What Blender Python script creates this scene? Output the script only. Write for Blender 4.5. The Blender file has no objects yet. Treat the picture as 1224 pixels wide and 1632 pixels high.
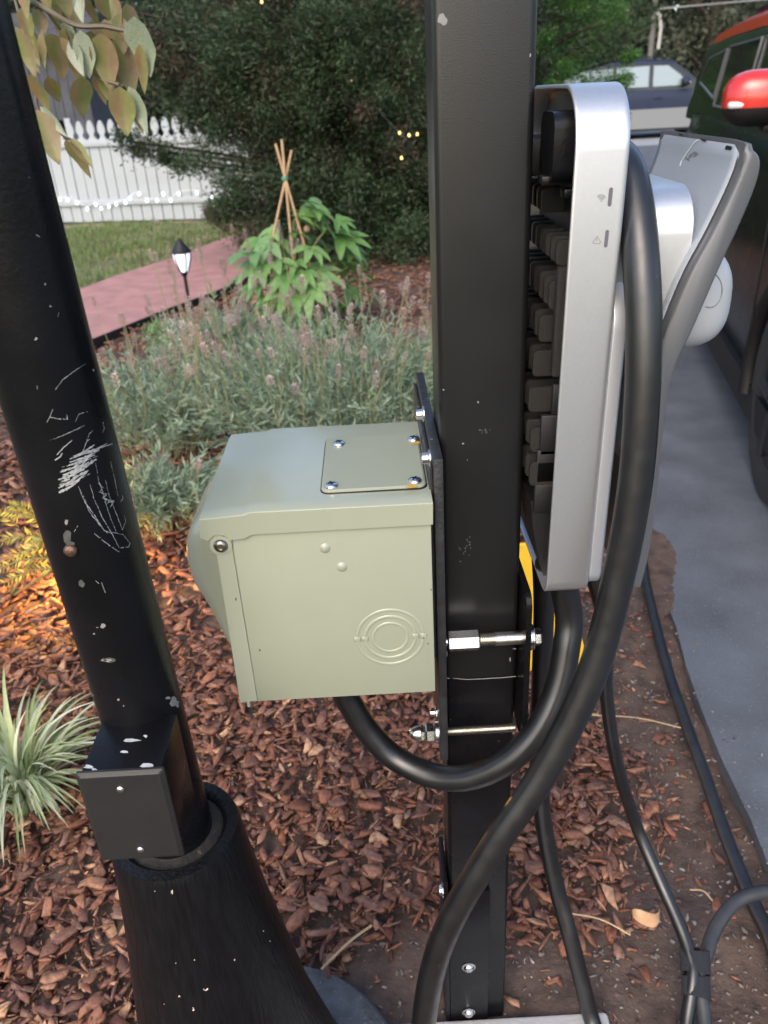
import bpy, bmesh, math, random
import numpy as np
from mathutils import Vector, Matrix
random.seed(7); RNG = np.random.default_rng(11)
scene = bpy.context.scene
COL = scene.collection
R_ = math.radians

# ------------------------------------------------------------------ camera
PW, PH, FPX, CAMZ = 1224., 1632., 1280., 1.25
_d = np.array([750., 3250.]) - np.array([PW/2, PH/2]); _n = float(np.hypot(*_d))
PITCH = math.atan2(FPX, _n); ROLL = math.atan2(_d[0], _d[1])
FWD = np.array([0, math.cos(PITCH), -math.sin(PITCH)])
_r0 = np.array([1., 0, 0]); _u0 = np.cross(_r0, FWD)
CR = math.cos(ROLL)*_r0 - math.sin(ROLL)*_u0
CD = np.cross(FWD, CR); ORI = np.array([0, 0, CAMZ])
def ray(x, y): return FWD + CR*(x-PW/2)/FPX + CD*(y-PH/2)/FPX
def at(X_, Y_, **k):
    """world point where the ray through photo pixel meets the plane x=, y= or z="""
    d = ray(X_, Y_); (a, v), = k.items(); i = 'xyz'.index(a)
    return ORI + d*((v-ORI[i])/d[i])
cam = bpy.data.cameras.new('camera'); camo = bpy.data.objects.new('camera', cam); COL.objects.link(camo)
cam.sensor_fit = 'VERTICAL'; cam.sensor_height = 36; cam.sensor_width = 36; cam.lens = 36*FPX/PH
cam.clip_start = .02; cam.clip_end = 500
M = Matrix.Identity(4)
for i in range(3):
    M[i][0] = CR[i]; M[i][1] = -CD[i]; M[i][2] = -FWD[i]; M[i][3] = ORI[i]
camo.matrix_world = M
cam.dof.use_dof = True; cam.dof.focus_distance = .80; cam.dof.aperture_fstop = 9.5
scene.camera = camo

# ------------------------------------------------------------------ light
SUN_EL, SUN_AZ = 40., 200.          # soft evening sky light from behind the camera
w = bpy.data.worlds.new('World'); scene.world = w; w.use_nodes = True
nt = w.node_tree; bg = nt.nodes['Background']
sky = nt.nodes.new('ShaderNodeTexSky'); sky.sky_type = 'NISHITA'; sky.sun_disc = False
sky.sun_elevation = R_(SUN_EL); sky.sun_rotation = R_(SUN_AZ); sky.air_density = 1.0; sky.dust_density = 3.0; sky.ozone_density = 1.0
nt.links.new(sky.outputs[0], bg.inputs[0]); bg.inputs[1].default_value = .12
sl = bpy.data.lights.new('sun', 'SUN'); sl.energy = .32; sl.angle = R_(45); sl.color = (1, .92, .80)
so = bpy.data.objects.new('sun', sl); COL.objects.link(so)
az, el = R_(SUN_AZ), R_(SUN_EL)
sd = Vector((math.sin(az)*math.cos(el), math.cos(az)*math.cos(el), math.sin(el)))
so.rotation_euler = sd.to_track_quat('Z', 'Y').to_euler(); so.location = sd*30
scene.view_settings.view_transform = 'Standard'; scene.view_settings.look = 'None'
scene.view_settings.exposure = 1.6; scene.view_settings.gamma = 1

# ------------------------------------------------------------------ materials
MATS = {}
def mat(name, col, rough=.6, metal=0., var=.0, vscale=20., bump=0., bscale=200., rvar=0., spec=.5, island=None, objrand=None,
        emit=None, estr=0., coat=0., stretch=None, spots=None, trans=0., aniso=0.):
    """principled material; var = noise value variation, island/objrand = list of colours picked per leaf / per object,
    spots = (colour, scale, threshold)"""
    if name in MATS: return MATS[name]
    m = bpy.data.materials.new(name); m.use_nodes = True; MATS[name] = m
    t = m.node_tree; N = t.nodes; L = t.links; b = N['Principled BSDF']
    b.inputs['Roughness'].default_value = rough; b.inputs['Metallic'].default_value = metal
    b.inputs['Specular IOR Level'].default_value = spec
    if coat: b.inputs['Coat Weight'].default_value = coat; b.inputs['Coat Roughness'].default_value = .1
    tc = N.new('ShaderNodeTexCoord'); vec = tc.outputs['Object']
    if stretch:
        mp = N.new('ShaderNodeMapping'); mp.inputs['Scale'].default_value = stretch; L.new(vec, mp.inputs[0]); vec = mp.outputs[0]
    src = None
    if island or objrand:
        rp = N.new('ShaderNodeValToRGB'); cols = island or objrand
        while len(rp.color_ramp.elements) < len(cols): rp.color_ramp.elements.new(.5)
        rp.color_ramp.interpolation = 'LINEAR'
        for i, c in enumerate(cols):
            rp.color_ramp.elements[i].position = i/max(1, len(cols)-1); rp.color_ramp.elements[i].color = (*c, 1)
        if island: g = N.new('ShaderNodeNewGeometry'); L.new(g.outputs['Random Per Island'], rp.inputs[0])
        else: g = N.new('ShaderNodeObjectInfo'); L.new(g.outputs['Random'], rp.inputs[0])
        src = rp.outputs[0]
    def noise(sc, det=5):
        n = N.new('ShaderNodeTexNoise'); n.inputs['Scale'].default_value = sc; n.inputs['Detail'].default_value = det
        L.new(vec, n.inputs['Vector']); return n
    if src is None:
        rgb = N.new('ShaderNodeRGB'); rgb.outputs[0].default_value = (*col, 1); src = rgb.outputs[0]
    if var:
        n = noise(vscale); mr = N.new('ShaderNodeMapRange'); mr.inputs[1].default_value = .25; mr.inputs[2].default_value = .75
        mr.inputs[3].default_value = 1-var; mr.inputs[4].default_value = 1+var; L.new(n.outputs[0], mr.inputs[0])
        mx = N.new('ShaderNodeVectorMath'); mx.operation = 'SCALE'; L.new(src, mx.inputs[0]); L.new(mr.outputs[0], mx.inputs['Scale'])
        src = mx.outputs[0]
    if spots:
        n = noise(spots[1], 6); mr = N.new('ShaderNodeMapRange'); mr.inputs[1].default_value = spots[2]; mr.inputs[2].default_value = spots[2]+(spots[3] if len(spots) > 3 else .05)
        L.new(n.outputs[0], mr.inputs[0]); mx = N.new('ShaderNodeMix'); mx.data_type = 'RGBA'
        L.new(mr.outputs[0], mx.inputs[0]); L.new(src, mx.inputs[6]); mx.inputs[7].default_value = (*spots[0], 1); src = mx.outputs[2]
    L.new(src, b.inputs['Base Color'])
    if rvar:
        n = noise(vscale*1.7); mr = N.new('ShaderNodeMapRange'); mr.inputs[1].default_value = .3; mr.inputs[2].default_value = .7
        mr.inputs[3].default_value = max(0, rough-rvar); mr.inputs[4].default_value = min(1, rough+rvar)
        L.new(n.outputs[0], mr.inputs[0]); L.new(mr.outputs[0], b.inputs['Roughness'])
    if bump:
        n = noise(bscale, 6); bp = N.new('ShaderNodeBump'); bp.inputs['Strength'].default_value = min(1, bump); bp.inputs['Distance'].default_value = .002 if bump <= 1 else .002*bump
        L.new(n.outputs[0], bp.inputs['Height']); L.new(bp.outputs[0], b.inputs['Normal'])
    if emit:
        b.inputs['Emission Color'].default_value = (*emit, 1); b.inputs['Emission Strength'].default_value = estr
    if trans:   # leaf translucency
        tr = N.new('ShaderNodeBsdfTranslucent'); ms = N.new('ShaderNodeMixShader'); ms.inputs[0].default_value = trans
        L.new(src, tr.inputs[0]); out = N['Material Output']; L.new(b.outputs[0], ms.inputs[1]); L.new(tr.outputs[0], ms.inputs[2]); L.new(ms.outputs[0], out.inputs[0])
    return m

BLACK = mat('black_powder_coat', (.007, .007, .0075), .31, var=.25, vscale=9, bump=.08, bscale=900, rvar=.03, spec=.55)
BLACK2 = mat('black_gloss_paint', (.005, .005, .006), .28, var=.3, vscale=12, bump=.12, bscale=260, rvar=.09, spec=.22)
PLATEB = mat('worn_black_steel', (.018, .018, .020), .42, var=.4, vscale=60, bump=.3, bscale=300, rvar=.12, spots=((.16, .15, .14), 130, .68))
RUBBER = mat('black_rubber', (.008, .008, .009), .34, spec=.75, var=.3, vscale=40, bump=.06, bscale=700, rvar=.06, spots=((.07, .07, .07), 160, .72))
PLASTB = mat('black_plastic', (.006, .006, .0065), .48, var=.2, vscale=60, bump=.3, bscale=1500)
PINM = mat('cast_black_metal', (.019, .0175, .0145), .45, metal=.2, var=.35, vscale=600, bump=.8, bscale=1600)
SILVER = mat('silver_satin_metal', (.60, .61, .63), .36, metal=.85, var=.03, vscale=300, bump=.03, bscale=1400, rvar=.03)
SILVER2 = mat('silver_paint', (.52, .54, .57), .4, metal=.55, var=.02, vscale=400)
GREYPL = mat('grey_plastic_panel', (.12, .125, .135), .38, metal=.3, var=.03, vscale=500, bump=.05, bscale=1500)
WHITEPL = mat('pale_grey_plastic', (.36, .38, .40), .4, var=.02)
GREEN = mat('sage_green_enamel', (.285, .304, .228), .24, var=.015, vscale=30, bump=.03, bscale=500, coat=.4)
ZINC = mat('zinc_steel', (.62, .62, .63), .22, metal=1., var=.12, vscale=300, bump=.1, bscale=900, rvar=.08)
STAIN = mat('stainless_steel', (.55, .52, .47), .28, metal=1., var=.15, vscale=400, bump=.1, bscale=900)
PAINTW = mat('bare_paint_chip', (.20, .195, .19), .6, var=.12, vscale=200)
SCRATCH = mat('grey_scratch', (.36, .37, .37), .5, metal=.3, var=.45, vscale=350)
YELLOW = mat('yellow_plastic', (.72, .42, .01), .45, var=.05, vscale=30)
CONC = mat('concrete', (.42, .40, .37), .85, var=.18, vscale=40, bump=.6, bscale=150)
SHADED_WHITE = mat('shaded_white_vinyl', (.35, .38, .405), .45, var=.05, vscale=6)  # white vinyl with the shade of the trees put into its colour
BARKC = [(r*1.18, g*1.08, b*1.0) for r, g, b in [(.045, .018, .012), (.13, .052, .031), (.19, .078, .046), (.14, .066, .048), (.215, .098, .058), (.10, .047, .034), (.25, .13, .08), (.15, .077, .060), (.075, .033, .023), (.19, .11, .082), (.40, .25, .15)]]
BARK = mat('bark_mulch', (0, 0, 0), .72, island=BARKC, var=.5, vscale=120, bump=.8, bscale=160)
BARKO = mat('bark_chip', (0, 0, 0), .70, objrand=BARKC, var=.5, vscale=110, bump=.9, bscale=150)

# ------------------------------------------------------------------ mesh helpers
class MB:
    def __init__(s): s.v = []; s.f = []
    def add(s, vs, fs):
        o = len(s.v); s.v += [tuple(map(float, p)) for p in vs]; s.f += [[o+i for i in f] for f in fs]; return s
    def box(s, lo, hi):
        (a, b, c), (d, e, f) = lo, hi
        return s.add([(a,b,c),(d,b,c),(d,e,c),(a,e,c),(a,b,f),(d,b,f),(d,e,f),(a,e,f)], [(3,2,1,0),(4,5,6,7),(0,1,5,4),(1,2,6,5),(2,3,7,6),(3,0,4,7)])
    def rbox(s, lo, hi, r=.003, seg=3):
        bm = bmesh.new(); bmesh.ops.create_cube(bm, size=1)
        lo = Vector(lo); hi = Vector(hi); c = (lo+hi)/2; d = hi-lo
        for v in bm.verts: v.co = Vector((v.co.x*d.x, v.co.y*d.y, v.co.z*d.z)) + c
        bmesh.ops.bevel(bm, geom=bm.edges[:], offset=r, segments=seg, profile=.5, affect='EDGES')
        return s.bm(bm)
    def bm(s, bm):
        bm.verts.index_update()
        s.add([v.co[:] for v in bm.verts], [[v.index for v in f.verts] for f in bm.faces]); bm.free(); return s
    def tube(s, pts, r, n=12, cap=True):
        pts = [np.array(p, float) for p in pts]; k = len(pts); rs = r if hasattr(r, '__len__') else [r]*k
        tg = [pts[min(i+1, k-1)]-pts[max(i-1, 0)] for i in range(k)]; tg = [t/(np.linalg.norm(t)+1e-12) for t in tg]
        a = np.array([0, 0, 1.]) if abs(tg[0][2]) < .9 else np.array([1., 0, 0])
        x = np.cross(tg[0], a); x /= np.linalg.norm(x); vs = []; fs = []
        for i in range(k):
            x = x - tg[i]*(x@tg[i]); x /= np.linalg.norm(x)+1e-12; y = np.cross(tg[i], x)
            for j in range(n):
                an = 2*math.pi*j/n; vs.append(pts[i]+rs[i]*(math.cos(an)*x+math.sin(an)*y))
        for i in range(k-1):
            for j in range(n):
                a_, b_ = i*n+j, i*n+(j+1) % n; fs.append((a_, b_, b_+n, a_+n))
        if cap: fs.append(tuple(range(n-1, -1, -1))); fs.append(tuple((k-1)*n+j for j in range(n)))
        return s.add(vs, fs)
    def lathe(s, prof, n=40, origin=(0, 0, 0), axis='z'):
        """prof: list of (radius, height)"""
        vs = []; fs = []; o = origin
        for r, h in prof:
            for j in range(n):
                a = 2*math.pi*j/n; c, d = r*math.cos(a), r*math.sin(a)
                p = (c, d, h) if axis == 'z' else ((h, c, d) if axis == 'x' else (d, h, c))
                vs.append((p[0]+o[0], p[1]+o[1], p[2]+o[2]))
        for i in range(len(prof)-1):
            for j in range(n):
                a_, b_ = i*n+j, i*n+(j+1) % n; fs.append((a_, b_, b_+n, a_+n))
        fs.append(tuple(range(n-1, -1, -1))); fs.append(tuple((len(prof)-1)*n+j for j in range(n)))
        return s.add(vs, fs)
    def prism(s, poly, axis, a, b):
        """poly = list of 2-D points in the plane perpendicular to axis, extruded from a to b"""
        n = len(poly)
        def P(p, h): return {'x': (h, p[0], p[1]), 'y': (p[0], h, p[1]), 'z': (p[0], p[1], h)}[axis]
        vs = [P(p, a) for p in poly]+[P(p, b) for p in poly]
        fs = [tuple(range(n-1, -1, -1)), tuple(range(n, 2*n))]+[(i, (i+1) % n, n+(i+1) % n, n+i) for i in range(n)]
        return s.add(vs, fs)
    def build(s, name, m, parent=None, smooth=None, loc=None):
        me = bpy.data.meshes.new(name); me.from_pydata(s.v, [], s.f); return link(name, me, m, parent, smooth, loc)

def link(name, me, m, parent=None, smooth=None, loc=None, recalc=True):
    if recalc:
        bm = bmesh.new(); bm.from_mesh(me); bmesh.ops.recalc_face_normals(bm, faces=bm.faces[:]); bm.to_mesh(me); bm.free()
    if m is not None and not me.materials: me.materials.append(m)
    if smooth is not None:
        me.shade_smooth()
        if smooth < 170: me.set_sharp_from_angle(angle=R_(smooth))
    o = bpy.data.objects.new(name, me); COL.objects.link(o)
    if parent is not None: o.parent = parent
    if loc is not None: o.location = loc
    return o
def inst(name, me, parent, mw):
    o = bpy.data.objects.new(name, me); COL.objects.link(o); o.parent = parent; o.matrix_local = mw; return o
def np_mesh(name, V, F):
    me = bpy.data.meshes.new(name); V = np.asarray(V, np.float32); F = np.asarray(F, np.int32); k = F.shape[1]
    me.vertices.add(len(V)); me.vertices.foreach_set('co', V.ravel())
    me.loops.add(F.size); me.loops.foreach_set('vertex_index', F.ravel())
    me.polygons.add(len(F)); me.polygons.foreach_set('loop_start', np.arange(0, F.size, k, dtype=np.int32))
    me.update(calc_edges=True); return me
def thing(name, label, cat, group=None, loc=(0, 0, 0)):
    o = bpy.data.objects.new(name, None); COL.objects.link(o); o.location = loc; o.empty_display_size = .1
    return tag(o, label, cat, group)
def tag(o, label, cat, group=None):
    o['label'] = label; o['category'] = cat
    if group: o['group'] = group
    return o
def struct(o): o['kind'] = 'structure'; return o
def stuff(o): o['kind'] = 'stuff'; return o
def spline(pts, n=8):
    P = [np.array(p, float) for p in pts]; P = [2*P[0]-P[1]]+P+[2*P[-1]-P[-2]]; out = []
    for i in range(1, len(P)-2):
        for k in range(n):
            t = k/n; a, b, c, d = P[i-1], P[i], P[i+1], P[i+2]
            out.append(.5*((2*b)+(c-a)*t+(2*a-5*b+4*c-d)*t*t+(3*b-a-3*c+d)*t**3))
    out.append(P[-2]); return out
def rrect(a0, a1, b0, b1, r, n=6):
    out = []
    for cx, cy, s in ((a1-r, b1-r, 0), (a0+r, b1-r, 90), (a0+r, b0+r, 180), (a1-r, b0+r, 270)):
        for k in range(n+1):
            an = R_(s+90*k/n); out.append((cx+r*math.cos(an), cy+r*math.sin(an)))
    return out
def rr2(a0, a1, b0, b1, rt, rb, n=6):
    out = []
    for cx, cy, s, r in ((a1-rt, b1-rt, 0, rt), (a0+rt, b1-rt, 90, rt), (a0+rb, b0+rb, 180, rb), (a1-rb, b0+rb, 270, rb)):
        for k in range(n+1):
            an = R_(s+90*k/n); out.append((cx+r*math.cos(an), cy+r*math.sin(an)))
    return out
def hexprof(r, rot=0): return [(r*math.cos(R_(60*k+rot)), r*math.sin(R_(60*k+rot))) for k in range(6)]

# ================================================================== GROUND
def fbm(x, y, s=1., seed=0):
    v = 0
    for k in range(4):
        f = s*2**k; v = v+np.sin(x*f*1.7+seed+k*1.3+1.9*np.sin(y*f*1.1+k))*np.cos(y*f*1.9+seed*2+k*2.1+1.7*np.sin(x*f*.9))/2**k
    return v
def grid_sheet(name, x0, x1, y0, y1, step, zf, m):
    xs = np.arange(x0, x1+step/2, step); ys = np.arange(y0, y1+step/2, step); X, Y = np.meshgrid(xs, ys)
    V = np.stack([X, Y, zf(X, Y)], -1).reshape(-1, 3); nx, ny = len(xs), len(ys)
    i, j = np.meshgrid(np.arange(nx-1), np.arange(ny-1)); a = (j*nx+i).ravel()
    me = np_mesh(name, V, np.stack([a, a+1, a+nx+1, a+nx], -1)); me.shade_smooth(); me.materials.append(m)
    o = bpy.data.objects.new(name, me); COL.objects.link(o); return o
def poly_sheet(name, pts, z, m, thick=None):
    mb = MB()
    if thick: mb.prism([(p[0], p[1]) for p in pts], 'z', z-thick, z)
    else: mb.add([(p[0], p[1], z) for p in pts], [tuple(range(len(pts)))])
    return mb.build(name, m)
GRASSG = mat('meadow_ground', (.06, .075, .03), .9, var=.4, vscale=1.3, bump=1, bscale=40)
struct(poly_sheet('ground', [(-250, -250), (250, -250), (250, 250), (-250, 250)], -.06, GRASSG))
SOIL = mat('soil', (.088, .058, .044), .88, var=.5, vscale=26, bump=1.6, bscale=110, spots=((.17, .12, .10), 75, .66))
def edge_x(y): return np.interp(y, [-3, .78, .97, 1.26, 1.4, 1.82, 2.06, 2.85, 17.5], [.42, .622, .646, .668, .678, .75, .80, .98, 4.35])       # left edge of the driveway
def soil_z(x, y): return .010*fbm(x, y, 3.1, 2)+.005*fbm(x, y, 13, 5)-.012
soil = struct(grid_sheet('soil', -3.2, 1.6, -.6, 9.0, .03, lambda x, y: soil_z(x, y)-np.clip((x-edge_x(y)-.004)*1.5, 0, .05), SOIL))

ASPH = mat('asphalt', (.098, .106, .121), .75, var=.3, vscale=5, bump=1.2, bscale=300, spots=((.16, .168, .18), 150, .62))
de = [(float(edge_x(y))+.002*math.sin(y*9)+.003*math.sin(y*23+1)+.004*math.sin(y*61)+.003*math.sin(y*143), y) for y in np.arange(-3, 17.5, .15)]
struct(poly_sheet('driveway', de+[(9.5, 17.4), (5.2, -3)], .006, ASPH, .05))
dp_ = [at(x_, y_, z=.012) for x_, y_ in ((1010, 836), (1045, 842), (1066, 860), (1078, 890), (1070, 925), (1076, 950), (1060, 975), (1035, 960))]
dp_ = [p+RNG.normal(0, .003, 3) for p in spline(dp_+dp_[:1], 7)[:-1]]
struct(poly_sheet('soil_spill', dp_, .0075, SOIL, .012))
STREET = mat('street_concrete', (.27, .28, .29), .85, var=.12, vscale=2, bump=.5, bscale=60)
struct(poly_sheet('street', [(-60, 17.4), (80, 17.4), (80, 24.5), (-60, 24.5)], -.02, STREET))
struct(MB().box((-60, 24.5, -.06), (80, 24.7, .10)).build('street_kerb', CONC))

# red path, from its two edges in the photograph
PATHM = mat('red_path_concrete', (.36, .185, .17), .85, var=.22, vscale=7, bump=.5, bscale=90)
pn = [at(x, y, z=.01) for x, y in ((20, 597), (180, 533), (260, 500), (341, 470), (388, 449), (430, 428), (470, 408))]
pf = [at(x, y, z=.01) for x, y in ((480, 385), (430, 374), (400, 372), (367, 377), (350, 382), (286, 407), (180, 441), (130, 460), (0, 505))]
struct(poly_sheet('path', pn+pf, .012, PATHM, .05))
LAWNM = mat('lawn_soil', (.15, .15, .075), .95, var=.5, vscale=2.2, bump=1, bscale=60, spots=((.30, .22, .15), 1.1, .54))
lawn = struct(poly_sheet('lawn', [(-9, 5.2), (-3.0, 5.2), (-1.55, 6.9), (-.9, 8.6), (1.2, 8.9), (1.2, 17.2), (-9, 17.2)], -.004, LAWNM))
def inpoly(x, y, poly):
    r = np.zeros(len(x), bool); n = len(poly)
    for i in range(n):
        x1, y1 = poly[i][0], poly[i][1]; x2, y2 = poly[(i+1) % n][0], poly[(i+1) % n][1]
        c = ((y1 > y) != (y2 > y)) & (x < (x2-x1)*(y-y1)/((y2-y1)+1e-12)+x1); r ^= c
    return r
PATHPOLY = [(p[0], p[1]) for p in pn+pf]
def blades(name, X, Y, Z, h, wd, lean, m, parent=None):
    n = len(X); a = RNG.uniform(0, 2*np.pi, n); d = np.stack([np.cos(a), np.sin(a), 0*a], -1)
    b = np.stack([X, Y, Z], -1); hh = (h*RNG.uniform(.5, 1.3, n))[:, None]; ln = RNG.normal(0, lean, (n, 2))
    tip = b+np.concatenate([ln*hh, hh], 1)
    V = np.stack([b-d*wd/2, b+d*wd/2, tip], 1).reshape(-1, 3); F = np.arange(3*n).reshape(-1, 3)
    me = np_mesh(name, V, F); me.materials.append(m); o = bpy.data.objects.new(name, me); COL.objects.link(o)
    if parent: o.parent = parent
    return o
n = 60000; gx = RNG.uniform(-5, .4, n); gy = RNG.uniform(5.3, 13.5, n)
dens = fbm(gx, gy, 1.1, 3)*.5+.62
k = (RNG.uniform(0, 1, n) < dens) & ~inpoly(gx, gy, PATHPOLY) & inpoly(gx, gy, [(-9, 5.3), (-3, 5.3), (-1.6, 6.9), (-.9, 8.5), (1.2, 8.9), (1.2, 14), (-9, 14)])
GRASSM = mat('lawn_grass', (0, 0, 0), .6, island=[(.085, .17, .04), (.13, .22, .055), (.17, .23, .08), (.28, .25, .12)], trans=.3)
g = stuff(blades('grass', gx[k], gy[k], 0*gx[k]-.005, .055, .012, .5, GRASSM)); tag(g, 'patchy mown green grass between red path and white picket fence', 'grass')

# ------------------------------------------------------------------ bark mulch
def chip_verts(n, L, seed=0):
    """n chips -> (n,12,3) local vertices: two irregular hexagons"""
    a = np.linspace(0, 2*np.pi, 6, endpoint=False)[None]+RNG.normal(0, .30, (n, 6)); r = RNG.uniform(.55, 1.3, (n, 6))
    asp = np.where(RNG.uniform(0, 1, (n, 1)) < .22, RNG.uniform(.07, .16, (n, 1)), RNG.uniform(.22, .66, (n, 1))); ox = np.cos(a)*r*L[:, None]*.5; oy = np.sin(a)*r*L[:, None]*.5*asp
    th = (L*RNG.uniform(.05, .14, n))[:, None]; bend = RNG.normal(0, .12, (n, 1))
    zt = th*RNG.uniform(.3, .65, (n, 6))+bend*ox**2/L[:, None]; zb = -th*RNG.uniform(.3, .6, (n, 6))+bend*ox**2/L[:, None]
    top = np.stack([ox*.86, oy*.82, zt], -1); bot = np.stack([ox, oy, zb], -1)
    return np.concatenate([bot, top], 1)
def rots(n, tilt):
    yaw = RNG.uniform(0, 2*np.pi, n); ax = RNG.uniform(0, 2*np.pi, n); t = RNG.normal(0, tilt, n)
    c, s = np.cos(yaw), np.sin(yaw); Rz = np.zeros((n, 3, 3)); Rz[:, 0, 0] = c; Rz[:, 0, 1] = -s; Rz[:, 1, 0] = s; Rz[:, 1, 1] = c; Rz[:, 2, 2] = 1
    kx, ky = np.cos(ax), np.sin(ax); ct, st = np.cos(t), np.sin(t); K = np.zeros((n, 3, 3))
    K[:, 0, 2] = ky; K[:, 1, 2] = -kx; K[:, 2, 0] = -ky; K[:, 2, 1] = kx
    Rt = np.eye(3)[None]+st[:, None, None]*K+(1-ct)[:, None, None]*(K@K)
    return Rt@Rz
CHIPQ = np.array([[i, (i+1) % 6, 6+(i+1) % 6, 6+i] for i in range(6)]+[[6, 7, 8, 9], [6, 9, 10, 11], [3, 2, 1, 0], [5, 4, 3, 0]])
def mulch_density(x, y):
    d = np.ones_like(x)
    fr = .36+.04*np.sin(y*7)+.03*np.sin(y*17+1)+np.maximum(0, y-1.2)*.17          # mulch thins out towards the driveway
    d *= np.clip(1-(x-fr)/.16, .16, 1)
    d *= np.clip(.12+((y-.80-.10*np.clip(-x-.05, 0, 9)*-8-.03*np.sin(x*19))/.10), .12, 1)*(y < 3)+(y >= 3)  # bare wet soil by the footing
    lam = np.hypot(x-.02, y-.70); d = np.where(lam < .17, d*.25, d)
    return d
def scatter(n, x0, x1, y0, y1, L0, L1, zmax, tilt):
    x = RNG.uniform(x0, x1, n); y = RNG.uniform(y0, y1, n); dm = mulch_density(x, y)
    ok = (RNG.uniform(0, 1, n) < dm) & ~inpoly(x, y, PATHPOLY) & (x < edge_x(y)-.02)
    ok &= ~(inpoly(x, y, [(-9, 5.2), (-3.0, 5.2), (-1.55, 6.9), (-.9, 8.6), (1.2, 8.9), (1.2, 17.2), (-9, 17.2)]))
    x, y, dm = x[ok], y[ok], dm[ok]; m = len(x); L = np.exp(RNG.uniform(np.log(L0), np.log(L1), m))*np.where(dm < .5, .75, 1)
    z = soil_z(x, y)+.004+RNG.uniform(0, 1, m)*zmax*np.clip(dm*1.3-.3, 0.05, 1)
    return x, y, z, L, tilt
bed = thing('mulch_bed', 'loose layer of reddish brown bark chips over the planting bed', 'mulch')
bed['kind'] = 'structure'
parts = []
for (n, x0, x1, y0, y1, a, b, zm, tl) in ((14500, -1.15, .75, .45, 1.75, .014, .060, .030, .34), (11500, -2.0, .95, 1.75, 3.2, .022, .078, .034, .36), (11500, -2.8, 1.5, 3.2, 7.6, .030, .075, .03, .4), (16000, -1.1, .75, .45, 1.6, .004, .015, .026, .5)):
    x, y, z, L, tl = scatter(n, x0, x1, y0, y1, a, b, zm, tl)
    V = chip_verts(len(x), L); V = np.einsum('nij,nkj->nki', rots(len(x), tl), V)+np.stack([x, y, z], -1)[:, None]
    parts.append(V)
V = np.concatenate(parts); nn = len(V); F = (CHIPQ[None]+12*np.arange(nn)[:, None, None]).reshape(-1, 4)
me = np_mesh('bark_mulch', V.reshape(-1, 3), F); me.materials.append(BARK)
o = bpy.data.objects.new('bark_mulch', me); COL.objects.link(o); o.parent = bed; stuff(o)
# the largest chips in view, one object each
CV = chip_verts(16, RNG.uniform(.042, .068, 16)); chip_me = []
for i in range(16):
    m_ = np_mesh('bark_chip', CV[i], CHIPQ); m_.materials.append(BARKO); chip_me.append(m_)
x, y, z, L, tl = scatter(3000, -.95, .5, .62, 1.55, .03, .05, .03, .3)
keep = [i for i in range(len(x)) if not (y[i] < .8 and x[i] > -.1)][:298]
Rm = rots(len(x), .26)
for i in keep:
    mw = Matrix(Rm[i].tolist()).to_4x4(); mw.translation = (x[i], y[i], z[i]+.012)
    inst('bark_chip', chip_me[i % 16], bed, mw @ Matrix.Scale(random.uniform(.7, 1.12), 4))
# pebbles and crumbs of soil near the driveway
PEB = mat('pebble', (0, 0, 0), .7, island=[(.10, .08, .07), (.20, .17, .15), (.13, .10, .085), (.33, .30, .27), (.09, .06, .05)])
n = 5200; x = RNG.uniform(-.15, .75, n); y = RNG.uniform(.5, 2.3, n); ok = (mulch_density(x, y) < .75) & (x < edge_x(y)-.01+RNG.exponential(.022, n)); x, y = x[ok], y[ok]; n = len(x)
L = np.exp(RNG.uniform(np.log(.003), np.log(.015), n)); V = chip_verts(n, L); V[:, 6:, 2] += L[:, None]*.25
V = np.einsum('nij,nkj->nki', rots(n, .6), V)+np.stack([x, y, np.where(x > edge_x(y)-.004, .008, soil_z(x, y)+.001)], -1)[:, None]
me = np_mesh('pebbles', V.reshape(-1, 3), (CHIPQ[None]+12*np.arange(n)[:, None, None]).reshape(-1, 4)); me.materials.append(PEB)
o = bpy.data.objects.new('pebbles', me); COL.objects.link(o); stuff(o); tag(o, 'small pebbles and crumbs of earth on the bare soil strip', 'pebbles')
TWIG = mat('dry_straw', (.42, .30, .17), .7, var=.25, vscale=60)
for (a, b, r, lab) in (((512, 1545), (592, 1475), .0023, 'thin straw coloured stick lying across the bark chips beside the round pole base'), ((945, 1140), (1085, 1160), .0014, 'long dry grass stem lying on bare soil beside the black hose'), ((905, 1455), (1005, 1490), .0016, 'thin brown twig on the bark chips beside the post foot'), ((1100, 1418), (1136, 1436), .0016, 'short pale twig lying on the soil between the two black leads')):
    p, q = at(*a, z=.045), at(*b, z=.05); mid = (p+q)/2+np.array([.003, .002, .008])
    tag(MB().tube(spline([p, mid, q], 5), r, 6).build('twig', TWIG, smooth=60), lab, 'twig')
SHAV = mat('pale_wood_shaving', (.50, .30, .17), .65, var=.2, vscale=80)
cc = at(1030, 1455, z=.04); sp = [(cc+np.array([.022*math.cos(t), .013*math.sin(t), .006*math.sin(t*2)])) for t in np.linspace(2.9, 6.3, 12)]
mb = MB(); vs = []; fs = []
for i, p in enumerate(sp): wv = .009*math.sin(math.pi*(i+.7)/12.4)+.002; vs += [p+[0, wv*.4, wv], p-[0, wv*.4, wv], p-[0, wv*.4-.002, wv], p+[0, wv*.4+.002, wv]]
for i in range(11):
    for j in range(4): fs.append((i*4+j, i*4+(j+1) % 4, i*4+4+(j+1) % 4, i*4+4+j))
tag(mb.add(vs, fs).build('wood_shaving', SHAV, smooth=60), 'curled pale wood shaving on the bark beside the looped lead', 'wood shaving')

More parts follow.
